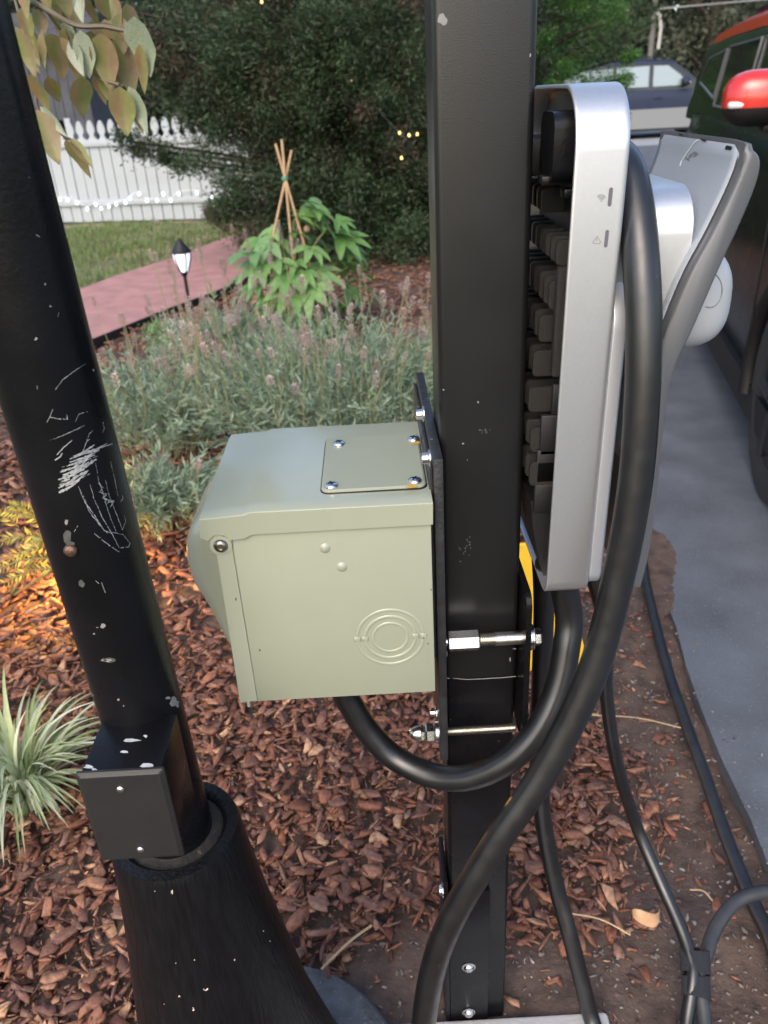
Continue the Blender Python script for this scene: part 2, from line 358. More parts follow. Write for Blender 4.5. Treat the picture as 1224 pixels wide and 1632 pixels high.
# ================================================================== LAMP POST (left)
LAX = lambda z: np.array([-.2395-.0265*(z-.78), .59, z])       # leaning axis
LR = .0378
lamp = thing('lamp_post', 'black round lamp pole with scratched paint on a flared wood-grained base', 'lamp post', loc=(0, 0, 0))
MB().tube([LAX(z) for z in (.35, .6, .8, 1.0, 1.2, 1.5, 1.9, 2.3)], LR, 48).build('shaft', BLACK2, lamp, 40)
WOODB = mat('black_grained_base', (.005, .005, .006), .38, var=.4, vscale=30, bump=.7, bscale=45, rvar=.1, stretch=(6, 6, .5), spec=.22)
cone = [(.175, .0), (.158, .02), (.150, .05), (.137, .10), (.120, .18), (.104, .26), (.091, .36), (.078, .46), (.0685, .55), (.0665, .578), (.064, .586), (.0540, .588), (.0490, .583), (.0475, .572), (.047, .52)]
mb = MB().lathe(cone, 56); mb.v = [(v[0]+float(LAX(v[2])[0]), v[1]+.59, v[2]) for v in mb.v]; bo = mb.build('base', WOODB, lamp, 40)
DIRT = mat('old_sealant', (.02, .018, .016), .9, var=.6, vscale=90, bump=1.5, bscale=120, spots=((.09, .07, .05), 60, .66))
mb = MB().lathe([(.0490, .550), (.0486, .580), (.045, .5825), (.040, .583), (.0377, .5845), (.037, .55)], 40); mb.v = [(v[0]+float(LAX(v[2])[0]), v[1]+.59, v[2]) for v in mb.v]
mb.build('sealant_ring', DIRT, lamp, 50)
def on_lamp(X_, Y_, off=.0003, side=1):
    """photo pixel -> point on the shaft"""
    d = ray(X_, Y_); o_ = ORI; t = None
    A = np.array([LAX(0)[0], .59]); k_ = -.0265
    # solve |(o+td).xy - axis(z)|^2 = R^2
    px = o_[0]-A[0]-k_*o_[2]; dx = d[0]-k_*d[2]; py = o_[1]-A[1]; dy = d[1]; r = LR+off
    a, b, c = dx*dx+dy*dy, 2*(px*dx+py*dy), px*px+py*py-r*r; D = b*b-4*a*c
    if D < 0: return None
    return o_+d*((-b-math.sqrt(D))/(2*a))
def ribbon(mb, pix, wpx):
    pts = []
    k = len(pix)
    for i in range(k-1):
        n_ = max(2, int(math.hypot(pix[i+1][0]-pix[i][0], pix[i+1][1]-pix[i][1])/2.5))
        for j in range(n_): t = j/n_; pts.append((pix[i][0]*(1-t)+pix[i+1][0]*t, pix[i][1]*(1-t)+pix[i+1][1]*t))
    pts.append(pix[-1]); row = []
    for i, (a, b) in enumerate(pts):
        dx = pts[min(i+1, len(pts)-1)][0]-pts[max(i-1, 0)][0]; dy = pts[min(i+1, len(pts)-1)][1]-pts[max(i-1, 0)][1]; l = math.hypot(dx, dy)+1e-9
        ww = wpx*random.uniform(.35, 1.15)*(.5+.5*math.sin(math.pi*min(1, (i+.6)/len(pts)*1.0)))/2; jx, jy = random.uniform(-.4, .4), random.uniform(-.4, .4)
        p, q = on_lamp(a-dy/l*ww+jx, b+dx/l*ww+jy), on_lamp(a+dy/l*ww+jx, b-dx/l*ww+jy)
        if p is None or q is None: continue
        row.append((p, q))
    for i in range(len(row)-1):
        if random.random() < .07: continue
        mb.add([row[i][0], row[i][1], row[i+1][1], row[i+1][0]], [(0, 1, 2, 3)])
mb = MB()
# dense scribble
for i in range(24):
    t = i/23; y0 = 722+t*58; x0 = 112-t*16+random.uniform(-7, 10); x1 = 172-t*46+random.uniform(-18, 10)
    ribbon(mb, [(x0-2, y0+5), ((x0+x1)/2, y0-3+random.uniform(-3, 3)), (x1, y0-16+random.uniform(-4, 4))], random.uniform(1.2, 5.2))
for pl, w_ in (([(88, 622), (100, 605), (118, 592), (136, 580)], 1.2), ([(75, 673), (80, 664), (84, 652)], 1.4), ([(80, 665), (95, 668), (108, 668), (106, 660)], 1.6), ([(120, 672), (126, 660), (140, 656)], 1.0),
    ([(80, 702), (105, 692), (135, 678)], 1.2), ([(90, 725), (103, 712), (115, 702)], 1.8), ([(88, 733), (96, 728), (100, 722)], 2.4), ([(135, 712), (142, 692), (150, 684)], 1.2), ([(130, 725), (138, 705), (143, 700)], 1.3),
    ([(125, 775), (135, 800), (150, 820), (165, 845), (178, 850)], 1.6), ([(133, 790), (142, 815), (160, 838), (172, 850)], 1.2), ([(143, 770), (150, 795), (163, 825), (178, 850), (190, 873), (205, 872), (207, 866), (196, 852), (178, 848)], 1.2),
    ([(150, 850), (160, 858), (178, 872), (190, 880)], 1.2), ([(160, 770), (168, 800), (176, 825), (186, 850)], .9), ([(168, 765), (174, 790), (186, 820), (195, 845), (200, 832), (199, 822)], .9), ([(152, 735), (158, 770), (170, 800)], .8),
    ([(176, 735), (182, 760), (188, 790)], .8), ([(192, 800), (196, 795), (195, 790)], 1.1), ([(157, 770), (165, 778), (158, 784), (170, 788), (163, 794), (175, 797), (170, 802), (182, 798), (176, 808)], 1.9),
    ([(163, 690), (166, 682), (164, 672)], .9), ([(60, 620), (58, 612)], .8), ([(92, 505), (94, 498)], 1), ([(78, 484), (83, 490)], 1), ([(57, 374), (64, 378)], 1), ([(46, 282), (48, 286)], 1),
    ([(58, 538), (54, 545)], 2), ([(148, 588), (150, 592)], 2), ([(152, 925), (160, 932)], 1.4), ([(162, 928), (168, 945)], 1.2), ([(118, 848), (124, 838)], 1)):
    ribbon(mb, pl, w_)
stuff(mb.build('scratch_marks', SCRATCH, lamp))
mb = MB()
def chip(mb, X_, Y_, rx, ry, n=9, f=on_lamp):
    ph = random.uniform(0, 6); vs = []
    for k_ in range(n):
        a = 2*math.pi*k_/n; r = random.uniform(.6, 1.15); p = f(X_+rx*r*math.cos(a), Y_+ry*r*math.sin(a))
        if p is None: return
        vs.append(p)
    mb.add(vs, [tuple(range(n))])
for a in ((164, 998, 5, 4), (155, 1000, 2, 1), (106, 832, 3, 5), (150, 1010, 2, 1.5), (170, 1052, 11, 3), (72, 453, 1.5, 2.5), (80, 488, 1.5, 2), (189, 1115, 2, 2), (58, 540, 2, 3), (148, 1108, 2, 1), (197, 1125, 1.5, 1.5), (273, 1030, 2, 5), (276, 1118, 6, 9), (282, 1122, 4, 6), (268, 1112, 5, 3)): chip(mb, *a)
stuff(mb.build('paint_chips', PAINTW, lamp))
mb = MB(); GREYW = mat('rubbed_grey_paint', (.055, .055, .052), .6, var=.5, vscale=150)
for a in ((108, 858, 7, 16), (112, 870, 9, 7), (172, 1052, 14, 4), (130, 930, 5, 9)): chip(mb, *a)
stuff(mb.build('worn_patch', GREYW, lamp))
RUSTS = mat('rusty_screw', (.15, .09, .065), .4, metal=.7, var=.4, vscale=400, bump=.5, bscale=500)
c = on_lamp(113, 877); mb = MB().lathe([(.0055, 0), (.0055, -.0015), (.004, -.0035), (.0015, -.0042)], 16, axis='y'); mb.build('screw', RUSTS, lamp, 50, loc=c)
# splashes of pale paint on the base
mb = MB()
def on_cone(X_, Y_):
    d = ray(X_, Y_)
    for t in np.linspace(.4, 1.4, 600):
        p = ORI+d*t
        if p[2] < .586:
            r = np.interp(p[2], [c_[1] for c_ in cone[:10]], [c_[0] for c_ in cone[:10]])
            if math.hypot(p[0]-LAX(p[2])[0], p[1]-.59) < r+.0006: return p
    return None
for a in ((328, 1577, 4, 3), (308, 1608, 3, 4), (286, 1588, 2, 2), (274, 1423, 2, 5), (247, 1420, 1, 1), (310, 1530, 1, 1), (420, 1484, 1, 1.5), (374, 1530, 1.5, 2), (280, 1535, 1, 1), (352, 1500, 1, 1), (430, 1500, 1, 1.2), (262, 1600, 1.2, 1)): chip(mb, *a, f=on_cone)
stuff(mb.build('paint_splash', mat('cream_splash', (.50, .43, .31), .7), lamp))
pad = MB().lathe([(.205, -.03), (.205, .008), (.196, .022), (.17, .026), (.05, .026)], 48); pad.v = [(v[0]-.215, v[1]+.61, v[2]) for v in pad.v]
tag(pad.build('concrete_footing', mat('dark_speckled_concrete', (.095, .10, .105), .8, var=.4, vscale=40, bump=1, bscale=200, spots=((.22, .225, .23), 190, .64)), None, 50), 'round speckled grey footing under the black lamp pole base', 'footing')

# junction box on the lamp post
jb = thing('junction_box', 'small black electrical box with blank cover on the round pole', 'electrical box')
JV = .497; c0, c1, c2, c3 = [at(x, y, y=JV) for x, y in ((118, 1231), (258, 1231), (160, 1370), (297, 1369))]
xL, xR = (c0[0]+c2[0])/2, (c1[0]+c3[0])/2; zT, zB = (c0[2]+c1[2])/2, (c2[2]+c3[2])/2
JBM = mat('dark_bronze_cover', (.014, .014, .0135), .5, var=.15, vscale=30, bump=.15, bscale=700)
poly = rrect(xL, xR, zB, zT, .002, 3); poly2 = rrect(xL+.0035, xR-.0035, zB+.0035, zT-.0035, .002, 3); n = len(poly)
mb = MB().add([(p[0], JV+.004, p[1]) for p in poly]+[(p[0], JV+.0015, p[1]) for p in poly]+[(p[0], JV-.001, p[1]) for p in poly2], [(i, (i+1) % n, n+(i+1) % n, n+i) for i in range(n)]+[(n+i, n+(i+1) % n, 2*n+(i+1) % n, 2*n+i) for i in range(n)]+[tuple(range(2*n, 3*n)), tuple(range(n-1, -1, -1))])
cov = mb.build('cover_plate', JBM, jb, 30)
MB().rbox((xL+.004, JV+.0042, zB+.005), (xR-.0025, .59-LR*.62, zT-.001), .0015, 2).build('body', BLACK2, jb, 40)
for X_, Y_ in ((192, 1258), (224, 1354)):
    p = at(X_, Y_, y=JV-.001); mb = MB().lathe([(.0034, 0), (.0034, -.0008), (.0022, -.0018), (.0005, -.0021)], 18, axis='y'); s_ = mb.build('screw', ZINC, jb, 40, loc=p)
mb = MB(); zt_ = zT-.001+.0003
for X_, Y_, rx, ry in ((208, 1180, 16, 3), (232, 1173, 4, 3), (198, 1198, 7, 3), (236, 1220, 13, 4), (141, 1222, 8, 4), (150, 1226, 5, 2)):
    chip(mb, X_, Y_, rx, ry, f=lambda a, b: at(a, b, z=zt_))
stuff(mb.build('paint_chips', mat('white_paint_chip', (.42, .43, .44), .6, var=.2, vscale=300), jb))

# ================================================================== CHARGER POST
X0, X1, Y0, Y1 = .0580, .1400, .719, .800
post = thing('charger_post', 'square black steel post carrying the green box and silver charger', 'post')
def sqtube(x0, x1, y0, y1, z0, z1, r): return MB().prism(rrect(x0, x1, y0, y1, r, 5), 'z', z0, z1)
zj = at(770, 1080, y=Y0)[2]
sqtube(X0, X1, Y0, Y1, zj+.0006, 1.95, .0065).build('upper_tube', BLACK, post, 40)
sqtube(X0+.0012, X1-.0012, Y0+.0012, Y1-.0012, -.10, zj-.0006, .005).build('lower_tube', BLACK2, post, 40)
sqtube(X0+.0022, X1-.0022, Y0+.0022, Y1-.0022, zj-.02, zj+.02, .005).build('joint_sleeve', SCRATCH, post, 40)
zb2 = at(745, 1422, y=Y0-.006)[2]
xa, xb = at(717, 1500, y=Y0-.006)[0], at(780, 1500, y=Y0-.006)[0]
MB().rbox((X0-.001, Y0-.0065, -.02), (xb, Y0-.0002, zb2), .0015, 2).build('foot_bracket', BLACK2, post, 40)
MB().rbox((X0-.0075, Y0-.0065, -.02), (X0-.0012, Y1-.012, zb2+.022), .0015, 2).build('foot_bracket', BLACK2, post, 40)
def pan_head(r=.0085): return MB().lathe([(r*1.25, 0), (r*1.3, -.0012), (r*1.05, -.0018), (r*.95, -.004), (r*.6, -.0062), (r*.2, -.0068)], 22, axis='y')
for X_, Y_ in ((747, 1541), (747, 1613)):
    p = at(X_, Y_, y=Y0-.0066); pan_head(.0075).build('bolt', ZINC, post, 40, loc=p)
for X_, Y_ in ((707, 1431), (713, 1574)):
    p = at(X_, Y_, x=X0-.0078); mb = MB().lathe([(.010, 0), (.010, -.0012), (.0075, -.0022), (.0065, -.005), (.003, -.007)], 20, axis='x'); mb.build('bolt', ZINC, post, 40, loc=(X0-.0076, max(Y0, min(p[1], Y1)), p[2]))
# rear and front clamp plates with through bolts
PV = .676
zt = at(703, 732, y=PV)[2]; zbm = at(708, 1212, y=PV)[2]; vf = at(686, 592, z=zt)[1]
xl, xr = at(697, 1000, y=PV)[0], at(711, 1000, y=PV)[0]
MB().rbox((xl, PV, zbm), (xr, vf, zt), .0012, 2).build('mounting_plate', PLATEB, post, 40)
MB().rbox((xl-.004, PV+.008, zbm+.14), (xl-.0003, vf-.004, zt-.012), .0008, 1).build('mounting_plate', PLATEB, post, 40)
GX = float(xl)-.0042
if X0-xr > .0003: MB().rbox((xr+.0002, Y0+.003, zbm+.01), (X0-.0002, Y1-.003, zt-.01), .001, 1).build('spacer_bar', BLACK2, post, 40)
zt2, zb3 = at(832, 948, y=PV+.01)[2], at(822, 1180, y=PV+.01)[2]
xp0, xp1 = at(825, 1020, y=PV)[0], at(834, 1020, y=PV)[0]; xp0 = max(xp0, X1+.0006); xp1 = xp0+.006
MB().prism(rrect(PV+.004, Y1+.03, zb3, zt2, .014, 5), 'x', xp0, xp1).build('clamp_plate', BLACK2, post, 30)
BV = .697
def hexbar(name, xa, xb, r, z, m, rot=12, ch=.0015, v=BV):
    h0, h1 = hexprof(r-ch, rot), hexprof(r, rot); mb = MB(); rows = [(xa, h0), (xa+ch, h1), (xb-ch, h1), (xb, h0)]; vs = []; fs = []
    for x_, h in rows: vs += [(x_, v+a, z+b) for a, b in h]
    for i in range(3):
        for j in range(6): fs.append((i*6+j, i*6+(j+1) % 6, i*6+6+(j+1) % 6, i*6+6+j))
    fs += [(5, 4, 3, 2, 1, 0), (18, 19, 20, 21, 22, 23)]
    return mb.add(vs, fs).build(name, m, post)
def rod(name, xa, xb, r, z, m, pitch=None, v=BV):
    prof = [(.0001, xa), (r, xa)]
    if pitch:
        k_ = int((xb-xa)/pitch)
        for i in range(k_): prof += [(r*.86, xa+pitch*(i+.25)), (r*1.02, xa+pitch*(i+.75))]
    prof += [(r, xb), (.0001, xb)]
    mb = MB().lathe(prof, 20, axis='x'); mb.v = [(a, b+v, c_+z) for a, b, c_ in mb.v]; return mb.build(name, m, post, 35)
def X(px_, py_, v=BV): return float(at(px_, py_, y=v)[0])
zb_ = float(at(760, 1020, y=BV)[2])
hexbar('hex_head', X(689, 1022), xl-.0045, .0095, zb_, ZINC)
rod('shank', xl-.004, X(713, 1020), .0045, zb_, ZINC)
hexbar('coupling_nut', X(713, 1021), X(764, 1020), .0112, zb_, ZINC, rot=8)
rod('threaded_rod', X(763, 1020), X(792, 1020), .0074, zb_, STAIN, .0022)
rod('shank', X(791, 1020), X(835, 1019), .0074, zb_, STAIN)
for i in range(5): rod('washer', X(834, 1019)+i*.0021, X(834, 1019)+i*.0021+.0017, .0142, zb_, ZINC)
hexbar('hex_head', X(834, 1019)+.0106, X(834, 1019)+.0186, .0098, zb_, ZINC, rot=10)
za = float(at(760, 1163, y=BV)[2])
rod('threaded_rod', xl-.005, X(821, 1161), .0052, za, STAIN, .0016)
mb = MB().lathe([(.0001, X(652, 1167)), (.004, X(653, 1167)), (.0065, X(657, 1167)), (.0085, X(663, 1167)), (.0088, X(670, 1167))], 20, axis='x'); mb.v = [(a, b+BV, c_+za) for a, b, c_ in mb.v]; mb.build('acorn_nut', ZINC, post, 60)
hexbar('acorn_nut', X(669, 1167), X(677, 1167), .0098, za, ZINC); hexbar('lock_nut', X(678, 1167), X(693, 1166), .0112, za, ZINC); rod('washer', X(694, 1166), xl-.0002, .0125, za, ZINC)
for X_, Y_ in ((676, 660), (686, 730), (696, 1135)):
    p = at(X_, Y_, x=GX+.004 if Y_ > 1000 else GX); mb = MB().lathe([(.008, 0), (.008, -.0012), (.0055, -.0022), (.005, -.0075), (.003, -.0085)], 16, axis='x'); mb.build('bolt', ZINC, post, 40, loc=(p[0], p[1], p[2]))
def on_post(a, b): return at(a, b, y=Y0-.0003)
mb = MB()
for a in ((705, 32, 8, 10), (845, 88, 1.5, 4), (712, 1042, 1.5, 5), (813, 1051, 1.5, 4), (820, 1034, 3, 1), (707, 621, 2, 1.3), (762, 641, 2, 2.2), (738, 707, 2, 1.5), (745, 733, 1, 1), (714, 1081, 4, 1), (795, 1181, 1, 1), (718, 1147, 1, 1)): chip(mb, *a, f=on_post)
stuff(mb.build('paint_chips', PAINTW, post))
mb = MB()
for a in ((775, 686, 10, 5), (742, 875, 8, 12), (735, 885, 5, 14), (770, 690, 6, 9), (747, 870, 4, 16)):
    for q in range(5): chip(mb, a[0]+random.uniform(-a[2], a[2]), a[1]+random.uniform(-a[3], a[3]), a[2]*.22, a[3]*.14, 6, f=on_post)
stuff(mb.build('scuff_marks', mat('scuff', (.06, .065, .075), .6), post))
pts = [at(722, 1081, y=Y0-.0004), at(745, 1083, y=Y0-.0004), at(775, 1081.5, y=Y0-.0004), at(800, 1080, y=Y0-.0004), at(822, 1078, y=Y0-.0004)]
MB().tube(pts, .0005, 5).build('joint_bead', PAINTW, post)
tag(MB().rbox((-.075, .45, -.05), (.292, .7105, .012), .006, 2).build('concrete_slab', mat('pale_concrete', (.50, .49, .46), .8, var=.1, vscale=30, bump=.5, bscale=180), None, 40), 'pale concrete slab under the square post foot', 'slab')

# ================================================================== GREEN OUTLET BOX
gb = thing('outlet_box', 'sage green steel outlet box with raised knockout bolted to the square post', 'electrical box')
GV = .660; GV2 = .862
gxF = float(at(372, 1000, y=GV)[0]); gxF = -.1555; gxB = GX-.0004
zTop = float(at(500, 812, y=GV)[2]); zBot = float(at(600, 1108, y=GV)[2])
MB().rbox((gxF+.004, GV+.0005, zBot), (gxB, GV2-.0005, zTop-.004), .0012, 2).build('body', GREEN, gb, 40)
# folded cover that wraps round the front
def sidepoly(pix, v): return [(float(p[0]), float(p[2])) for p in (at(a, b, y=v) for a, b in pix)]
strip = sidepoly([(340, 848), (368, 850), (371, 880), (410, 1116), (383, 1120)], GV-.0012)
MB().prism(strip, 'y', GV-.0014, GV+.0004).build('door_flange', GREEN, gb, 30)
MB().rbox((gxF-.0005, GV-.0013, zBot-.006), (gxF+.0037, GV2+.0013, zTop-.008), .0008, 1).build('door', GREEN, gb, 40)
# lid with its stepped lip
gz = zTop
lip = sidepoly([(317, 829.5), (388, 822), (397, 818), (690, 803), (690, 836), (402, 852), (388, 859), (366, 861), (358, 853), (341, 853), (331, 862), (319, 857)], GV-.0035)
lx = [p[0] for p in lip]
MB().prism(lip, 'y', GV-.0035, GV-.0018).build('lid_lip', GREEN, gb, 30)
lid = MB()
top = sidepoly([(317, 829.5), (388, 822), (397, 818), (690, 803)], GV-.0035)
yn, yf = GV-.0035, GV2+.0035
# top sheet: rounded near edge
rows = []
for (dy, dz) in ((0, -.0016), (.0004, -.0006), (.0014, 0), (.02, .0004), ((yf-yn)/2, .0008), (yf-yn-.02, .0004), (yf-yn, -.001)):
    rows.append([(p[0], yn+dy, p[1]+dz+.0008) for p in top])
vs = [p for r in rows for p in r]; k_ = len(top)
lid.add(vs, [(i*k_+j, i*k_+j+1, i*k_+k_+j+1, i*k_+k_+j) for i in range(len(rows)-1) for j in range(k_-1)])
f0 = top[0]; lid.box((f0[0]-.0006, yn+.0002, f0[1]-.012), (f0[0]+.001, yf, f0[1]-.0012))
lo_ = lid.build('lid', GREEN, gb, 50)
b_ = lo_.modifiers.new('bevel', 'BEVEL'); b_.width = .0009; b_.segments = 2; b_.limit_method = 'ANGLE'
lip_top = float(np.mean([p[1] for p in top[2:]]))+.0012
# tab screw
p = at(352, 869, y=GV-.0014); MB().lathe([(.0105, .0002), (.0105, -.0007), (.010, -.0008)], 28, axis='y').build('screw_tab', GREEN, gb, 40, loc=p)
MB().lathe([(.0068, -.0008), (.0068, -.0018), (.0052, -.0042), (.0032, -.0045), (.003, -.003), (.0001, -.003)], 24, axis='y').build('screw', mat('dull_steel', (.33, .30, .26), .3, metal=1), gb, 50, loc=p)
# access plate on top: corners from the photograph on the plane of the lid
pc = [at(x_, y_, z=lip_top+.0002) for x_, y_ in ((524, 703), (683, 691), (684, 777), (507, 788))]
px0, px1 = (pc[0][0]+pc[3][0])/2, min((pc[1][0]+pc[2][0])/2, gxB-.002); py0, py1 = (pc[2][1]+pc[3][1])/2, (pc[0][1]+pc[1][1])/2
pl = rrect(px0, px1, py0, py1, .008, 5); pl2 = rrect(px0+.0018, px1-.0018, py0+.0018, py1-.0018, .0065, 5); n = len(pl); q0 = lip_top+.0003
MB().add([(a, b, q0) for a, b in pl]+[(a, b, q0+.0020) for a, b in pl]+[(a, b, q0+.0030) for a, b in pl2], [(i, (i+1) % n, n+(i+1) % n, n+i) for i in range(n)]+[(n+i, n+(i+1) % n, 2*n+(i+1) % n, 2*n+i) for i in range(n)]+[tuple(range(2*n, 3*n)), tuple(range(n-1, -1, -1))]).build('access_plate', GREEN, gb, 25)
MB().prism(rrect(px0-.0010, px1+.0012, py0-.0014, py1+.0006, .0088, 5), 'z', q0-.0008, q0+.0006).build('gasket', PLASTB, gb, 40)
RUSTY = mat('rust_stain', (.42, .26, .05), .7, var=.3, vscale=300)
for i, (x_, y_) in enumerate(((540, 708), (659, 701), (528, 775), (661, 767))):
    p = at(x_, y_, z=q0+.0032); mb = MB().lathe([(.0066, 0), (.0066, .0012), (.0055, .0026), (.003, .0036), (.0002, .0038)], 22)
    s_ = mb.build('screw', ZINC, gb, 50, loc=p); a = .5+i*.7
    for q in (0, math.pi/2):
        c_, d_ = math.cos(a+q), math.sin(a+q); l, ww = .0036, .0008
        MB().add([(c_*l-d_*ww, d_*l+c_*ww, .0040), (c_*l+d_*ww, d_*l-c_*ww, .0040), (-c_*l+d_*ww, -d_*l-c_*ww, .0040), (-c_*l-d_*ww, -d_*l+c_*ww, .0040)], [(0, 1, 2, 3)]).build('screw_slot', PLASTB, s_)
    if i in (1, 3): mb = MB(); chip(mb, x_+(-4 if i == 3 else 3), y_+(7 if i == 3 else 4), 9, 4, 9, f=lambda a_, b_: at(a_, b_, z=q0+.0033)); mb.build('rust_stain', RUSTY, gb)
# knockout rings pressed into the side, dimples
kc = at(622, 1016, y=GV+.0005)
for r, th, ad in ((.0335, .0013, .0), (.0255, .0014, 0), (.0175, .0012, 0)):
    mb = MB(); n1, n2 = 48, 8; vs = []; fs = []
    for i in range(n1):
        a = 2*math.pi*i/n1
        for j in range(n2): b2 = 2*math.pi*j/n2; rr = r+th*1.5*math.cos(b2); vs.append((kc[0]+rr*math.cos(a), GV+.0006+th*.62*math.sin(b2), kc[2]+rr*math.sin(a)))
    for i in range(n1):
        for j in range(n2): fs.append((i*n2+j, ((i+1) % n1)*n2+j, ((i+1) % n1)*n2+(j+1) % n2, i*n2+(j+1) % n2))
    mb.add(vs, fs).build('knockout_ring', GREEN, gb, 60)
for dx in (-.0335, .0335, -.0255, .0255): MB().rbox((kc[0]+dx-.0035, GV-.0004, kc[2]-.003), (kc[0]+dx+.0035, GV+.001, kc[2]+.003), .0012, 2).build('knockout_tie', GREEN, gb, 60)
for x_, y_ in ((518, 874), (545, 904)):
    p = at(x_, y_, y=GV+.0004); MB().lathe([(.0058, .0004), (.0046, -.0004), (.003, -.0013), (.001, -.0019)], 18, axis='y').build('dimple', GREEN, gb, 80, loc=p)
mb = MB()
for a in ((675, 1016, 1.6, 2.2), (682, 1026, 1, 1.5), (414, 1036, 1.2, 2.0), (687, 940, 1.5, 1), (376, 955, 1, 3)): chip(mb, *a, f=lambda a_, b_: at(a_, b_, y=GV-.0002 if a_ > 412 else GV-.0016))
stuff(mb.build('scuff_marks', PLASTB, gb))
mb = MB(); SM = mat('dark_smudge', (.16, .175, .15), .5, var=.3, vscale=400)
for i in range(26):
    t = i/25; x_ = 434+44*t; y_ = 736-7*t+5*math.sin(t*9)*abs(2*t-1)+random.uniform(-2, 2); chip(mb, x_, y_, random.uniform(2, 5), random.uniform(.6, 1.6), 7, f=lambda a_, b_: at(a_, b_, z=lip_top+.0003))
stuff(mb.build('smudge', SM, gb))
# flip cover bulging from the front
fz0, fz1 = zBot+.024, zTop-.012
fp = spline([(.004, fz1), (-.016, fz1-.005), (-.040, fz1-.028), (-.0475, fz1-.055), (-.0455, fz1-.085), (-.034, fz1-.118), (-.018, fz0+.020), (.004, fz0)], 6); k_ = len(fp)
vs = []; fs = []; fl_rows = [(.690, .30), (.692, .62), (.697, .85), (.706, .97), (.722, 1.), (.80, 1.), (.816, .97), (.825, .85), (.830, .62), (.832, .30)]
for v_, sc in fl_rows: vs += [(gxF+.0035+(p[0]-.004)*sc, v_, (fz0+fz1)/2+(p[1]-(fz0+fz1)/2)*(.86+.14*sc)) for p in fp]
for i in range(len(fl_rows)-1):
    for j in range(k_-1): fs.append((i*k_+j, i*k_+j+1, i*k_+k_+j+1, i*k_+k_+j))
fs += [tuple(range(k_)), tuple(range(len(vs)-1, len(vs)-k_-1, -1))]
MB().add(vs, fs).build('outlet_flap', GREEN, gb, 60)

# ================================================================== WALL CHARGER
ev = thing('ev_charger', 'silver and grey car charger with finned black back and flared cable dock', 'ev charger')
WV, WV2 = .660, .868
wx0, wx1 = .1575, .1990; wz0, wz1 = .797, 1.2465
def wx(x_, z_): return x_+.0125*(z_-1.0)               # leans slightly
def shear(mb): mb.v = [(wx(a, c_), b, c_) for a, b, c_ in mb.v]; return mb
outer = rr2(WV, WV2, wz0, wz1, .046, .018, 12); n = len(outer)
def off(poly, d):
    cx = (WV+WV2)/2; cz = (wz0+wz1)/2; return rr2(WV+d, WV2-d, wz0+d, wz1-d, max(.004, .046-d), max(.003, .018-d), 12)
rings = [(wx0+.018, off(0, .0050)), (wx0+.0015, off(0, .0032)), (wx0, off(0, .0026)), (wx0, off(0, .0006)), (wx0+.0006, outer), (wx0+.0022, outer), (wx1-.0048, outer), (wx1-.0026, outer), (wx1-.0012, off(0, .0005)), (wx1-.0004, off(0, .0014)), (wx1, off(0, .0026)), (wx1, off(0, .030))]
vs = []; fs = []
for x_, p in rings: vs += [(x_, a, b) for a, b in p]
for i in range(len(rings)-1):
    for j in range(n): fs.append((i*n+j, i*n+(j+1) % n, i*n+n+(j+1) % n, i*n+n+j))
shear(MB().add(vs, fs)).build('side_frame', SILVER, ev, 50)
# black rear tray
tray = [(wx0+.004, off(0, .0053)), (wx0+.016, off(0, .0058)), (wx0+.0165, off(0, .09))]; vs = []; fs = []
vs = [(wx0+.0165, a, b) for a, b in off(0, .0052)]+[(wx0+.026, a, b) for a, b in off(0, .0052)]
shear(MB().add(vs, [tuple(range(n)), tuple(range(2*n-1, n-1, -1))]+[(i, (i+1) % n, n+(i+1) % n, n+i) for i in range(n)])).build('rear_tray', PLASTB, ev, 40)
# front shell
so2 = lambda d: rr2(WV+d, WV2-d, wz0+.006+d, 1.105-d, max(.004, .046-d), max(.003, .018-d), 12)
fsh = [(wx1+.0002, so2(.0036)), (wx1+.0010, so2(.0026)), (wx1+.0014, so2(.0022)), (wx1+.0020, so2(.0022)), (wx1+.0100, so2(.0022)), (wx1+.0115, so2(.0028)), (wx1+.0135, so2(.006)), (wx1+.0140, so2(.03))]; vs = []; fs = []
for x_, p in fsh: vs += [(x_, a, b) for a, b in p]
for i in range(7):
    for j in range(n): fs.append((i*n+j, i*n+(j+1) % n, i*n+n+(j+1) % n, i*n+n+j))
fs.append(tuple(range(7*n, 8*n))); shear(MB().add(vs, fs)).build('front_shell', SILVER2, ev, 50)
# heat sink pins, rows of rounded plates standing out of the back
def plate_mesh(h, l, th):
    pr = rrect(-l, .004, -h, 0, min(.004, h*.3), 4); mb = MB().prism(pr, 'y', 0, th); me = bpy.data.meshes.new('heat_sink_fin'); me.from_pydata(mb.v, [], mb.f)
    bm = bmesh.new(); bm.from_mesh(me); bmesh.ops.recalc_face_normals(bm, faces=bm.faces[:]); bmesh.ops.bevel(bm, geom=[e for e in bm.edges if e.calc_face_angle(0) > 1.2], offset=.0006, segments=1, affect='EDGES'); bm.to_mesh(me); bm.free(); me.materials.append(PINM); return me
zr = 1.132+.0335; ri = -1
while zr > .905:
    h = .0205 if ri <= 0 else .0245
    l0 = .0195+.0032*max(0, min(ri, 4))
    me_ = plate_mesh(h, l0, .0058)
    for ci in range(8):
        vv = .690+ci*.0212+(.004 if ri % 2 else 0)
        if ri < 0 and ci < 3: continue
        if ci == 0 and 2 <= ri <= 4: continue
        inst('heat_sink_fin', me_, ev, Matrix.Translation((wx(wx0+.0163, zr), vv, zr)))
    zr -= .0335; ri += 1
za_, zb__ = float(at(895, 425, y=.682)[2]), float(at(890, 600, y=.682)[2])
shear(MB().rbox((wx0-.0035, .676, zb__), (wx0+.0164, .690, za_), .0035, 3)).build('rib_bar', PINM, ev, 50)
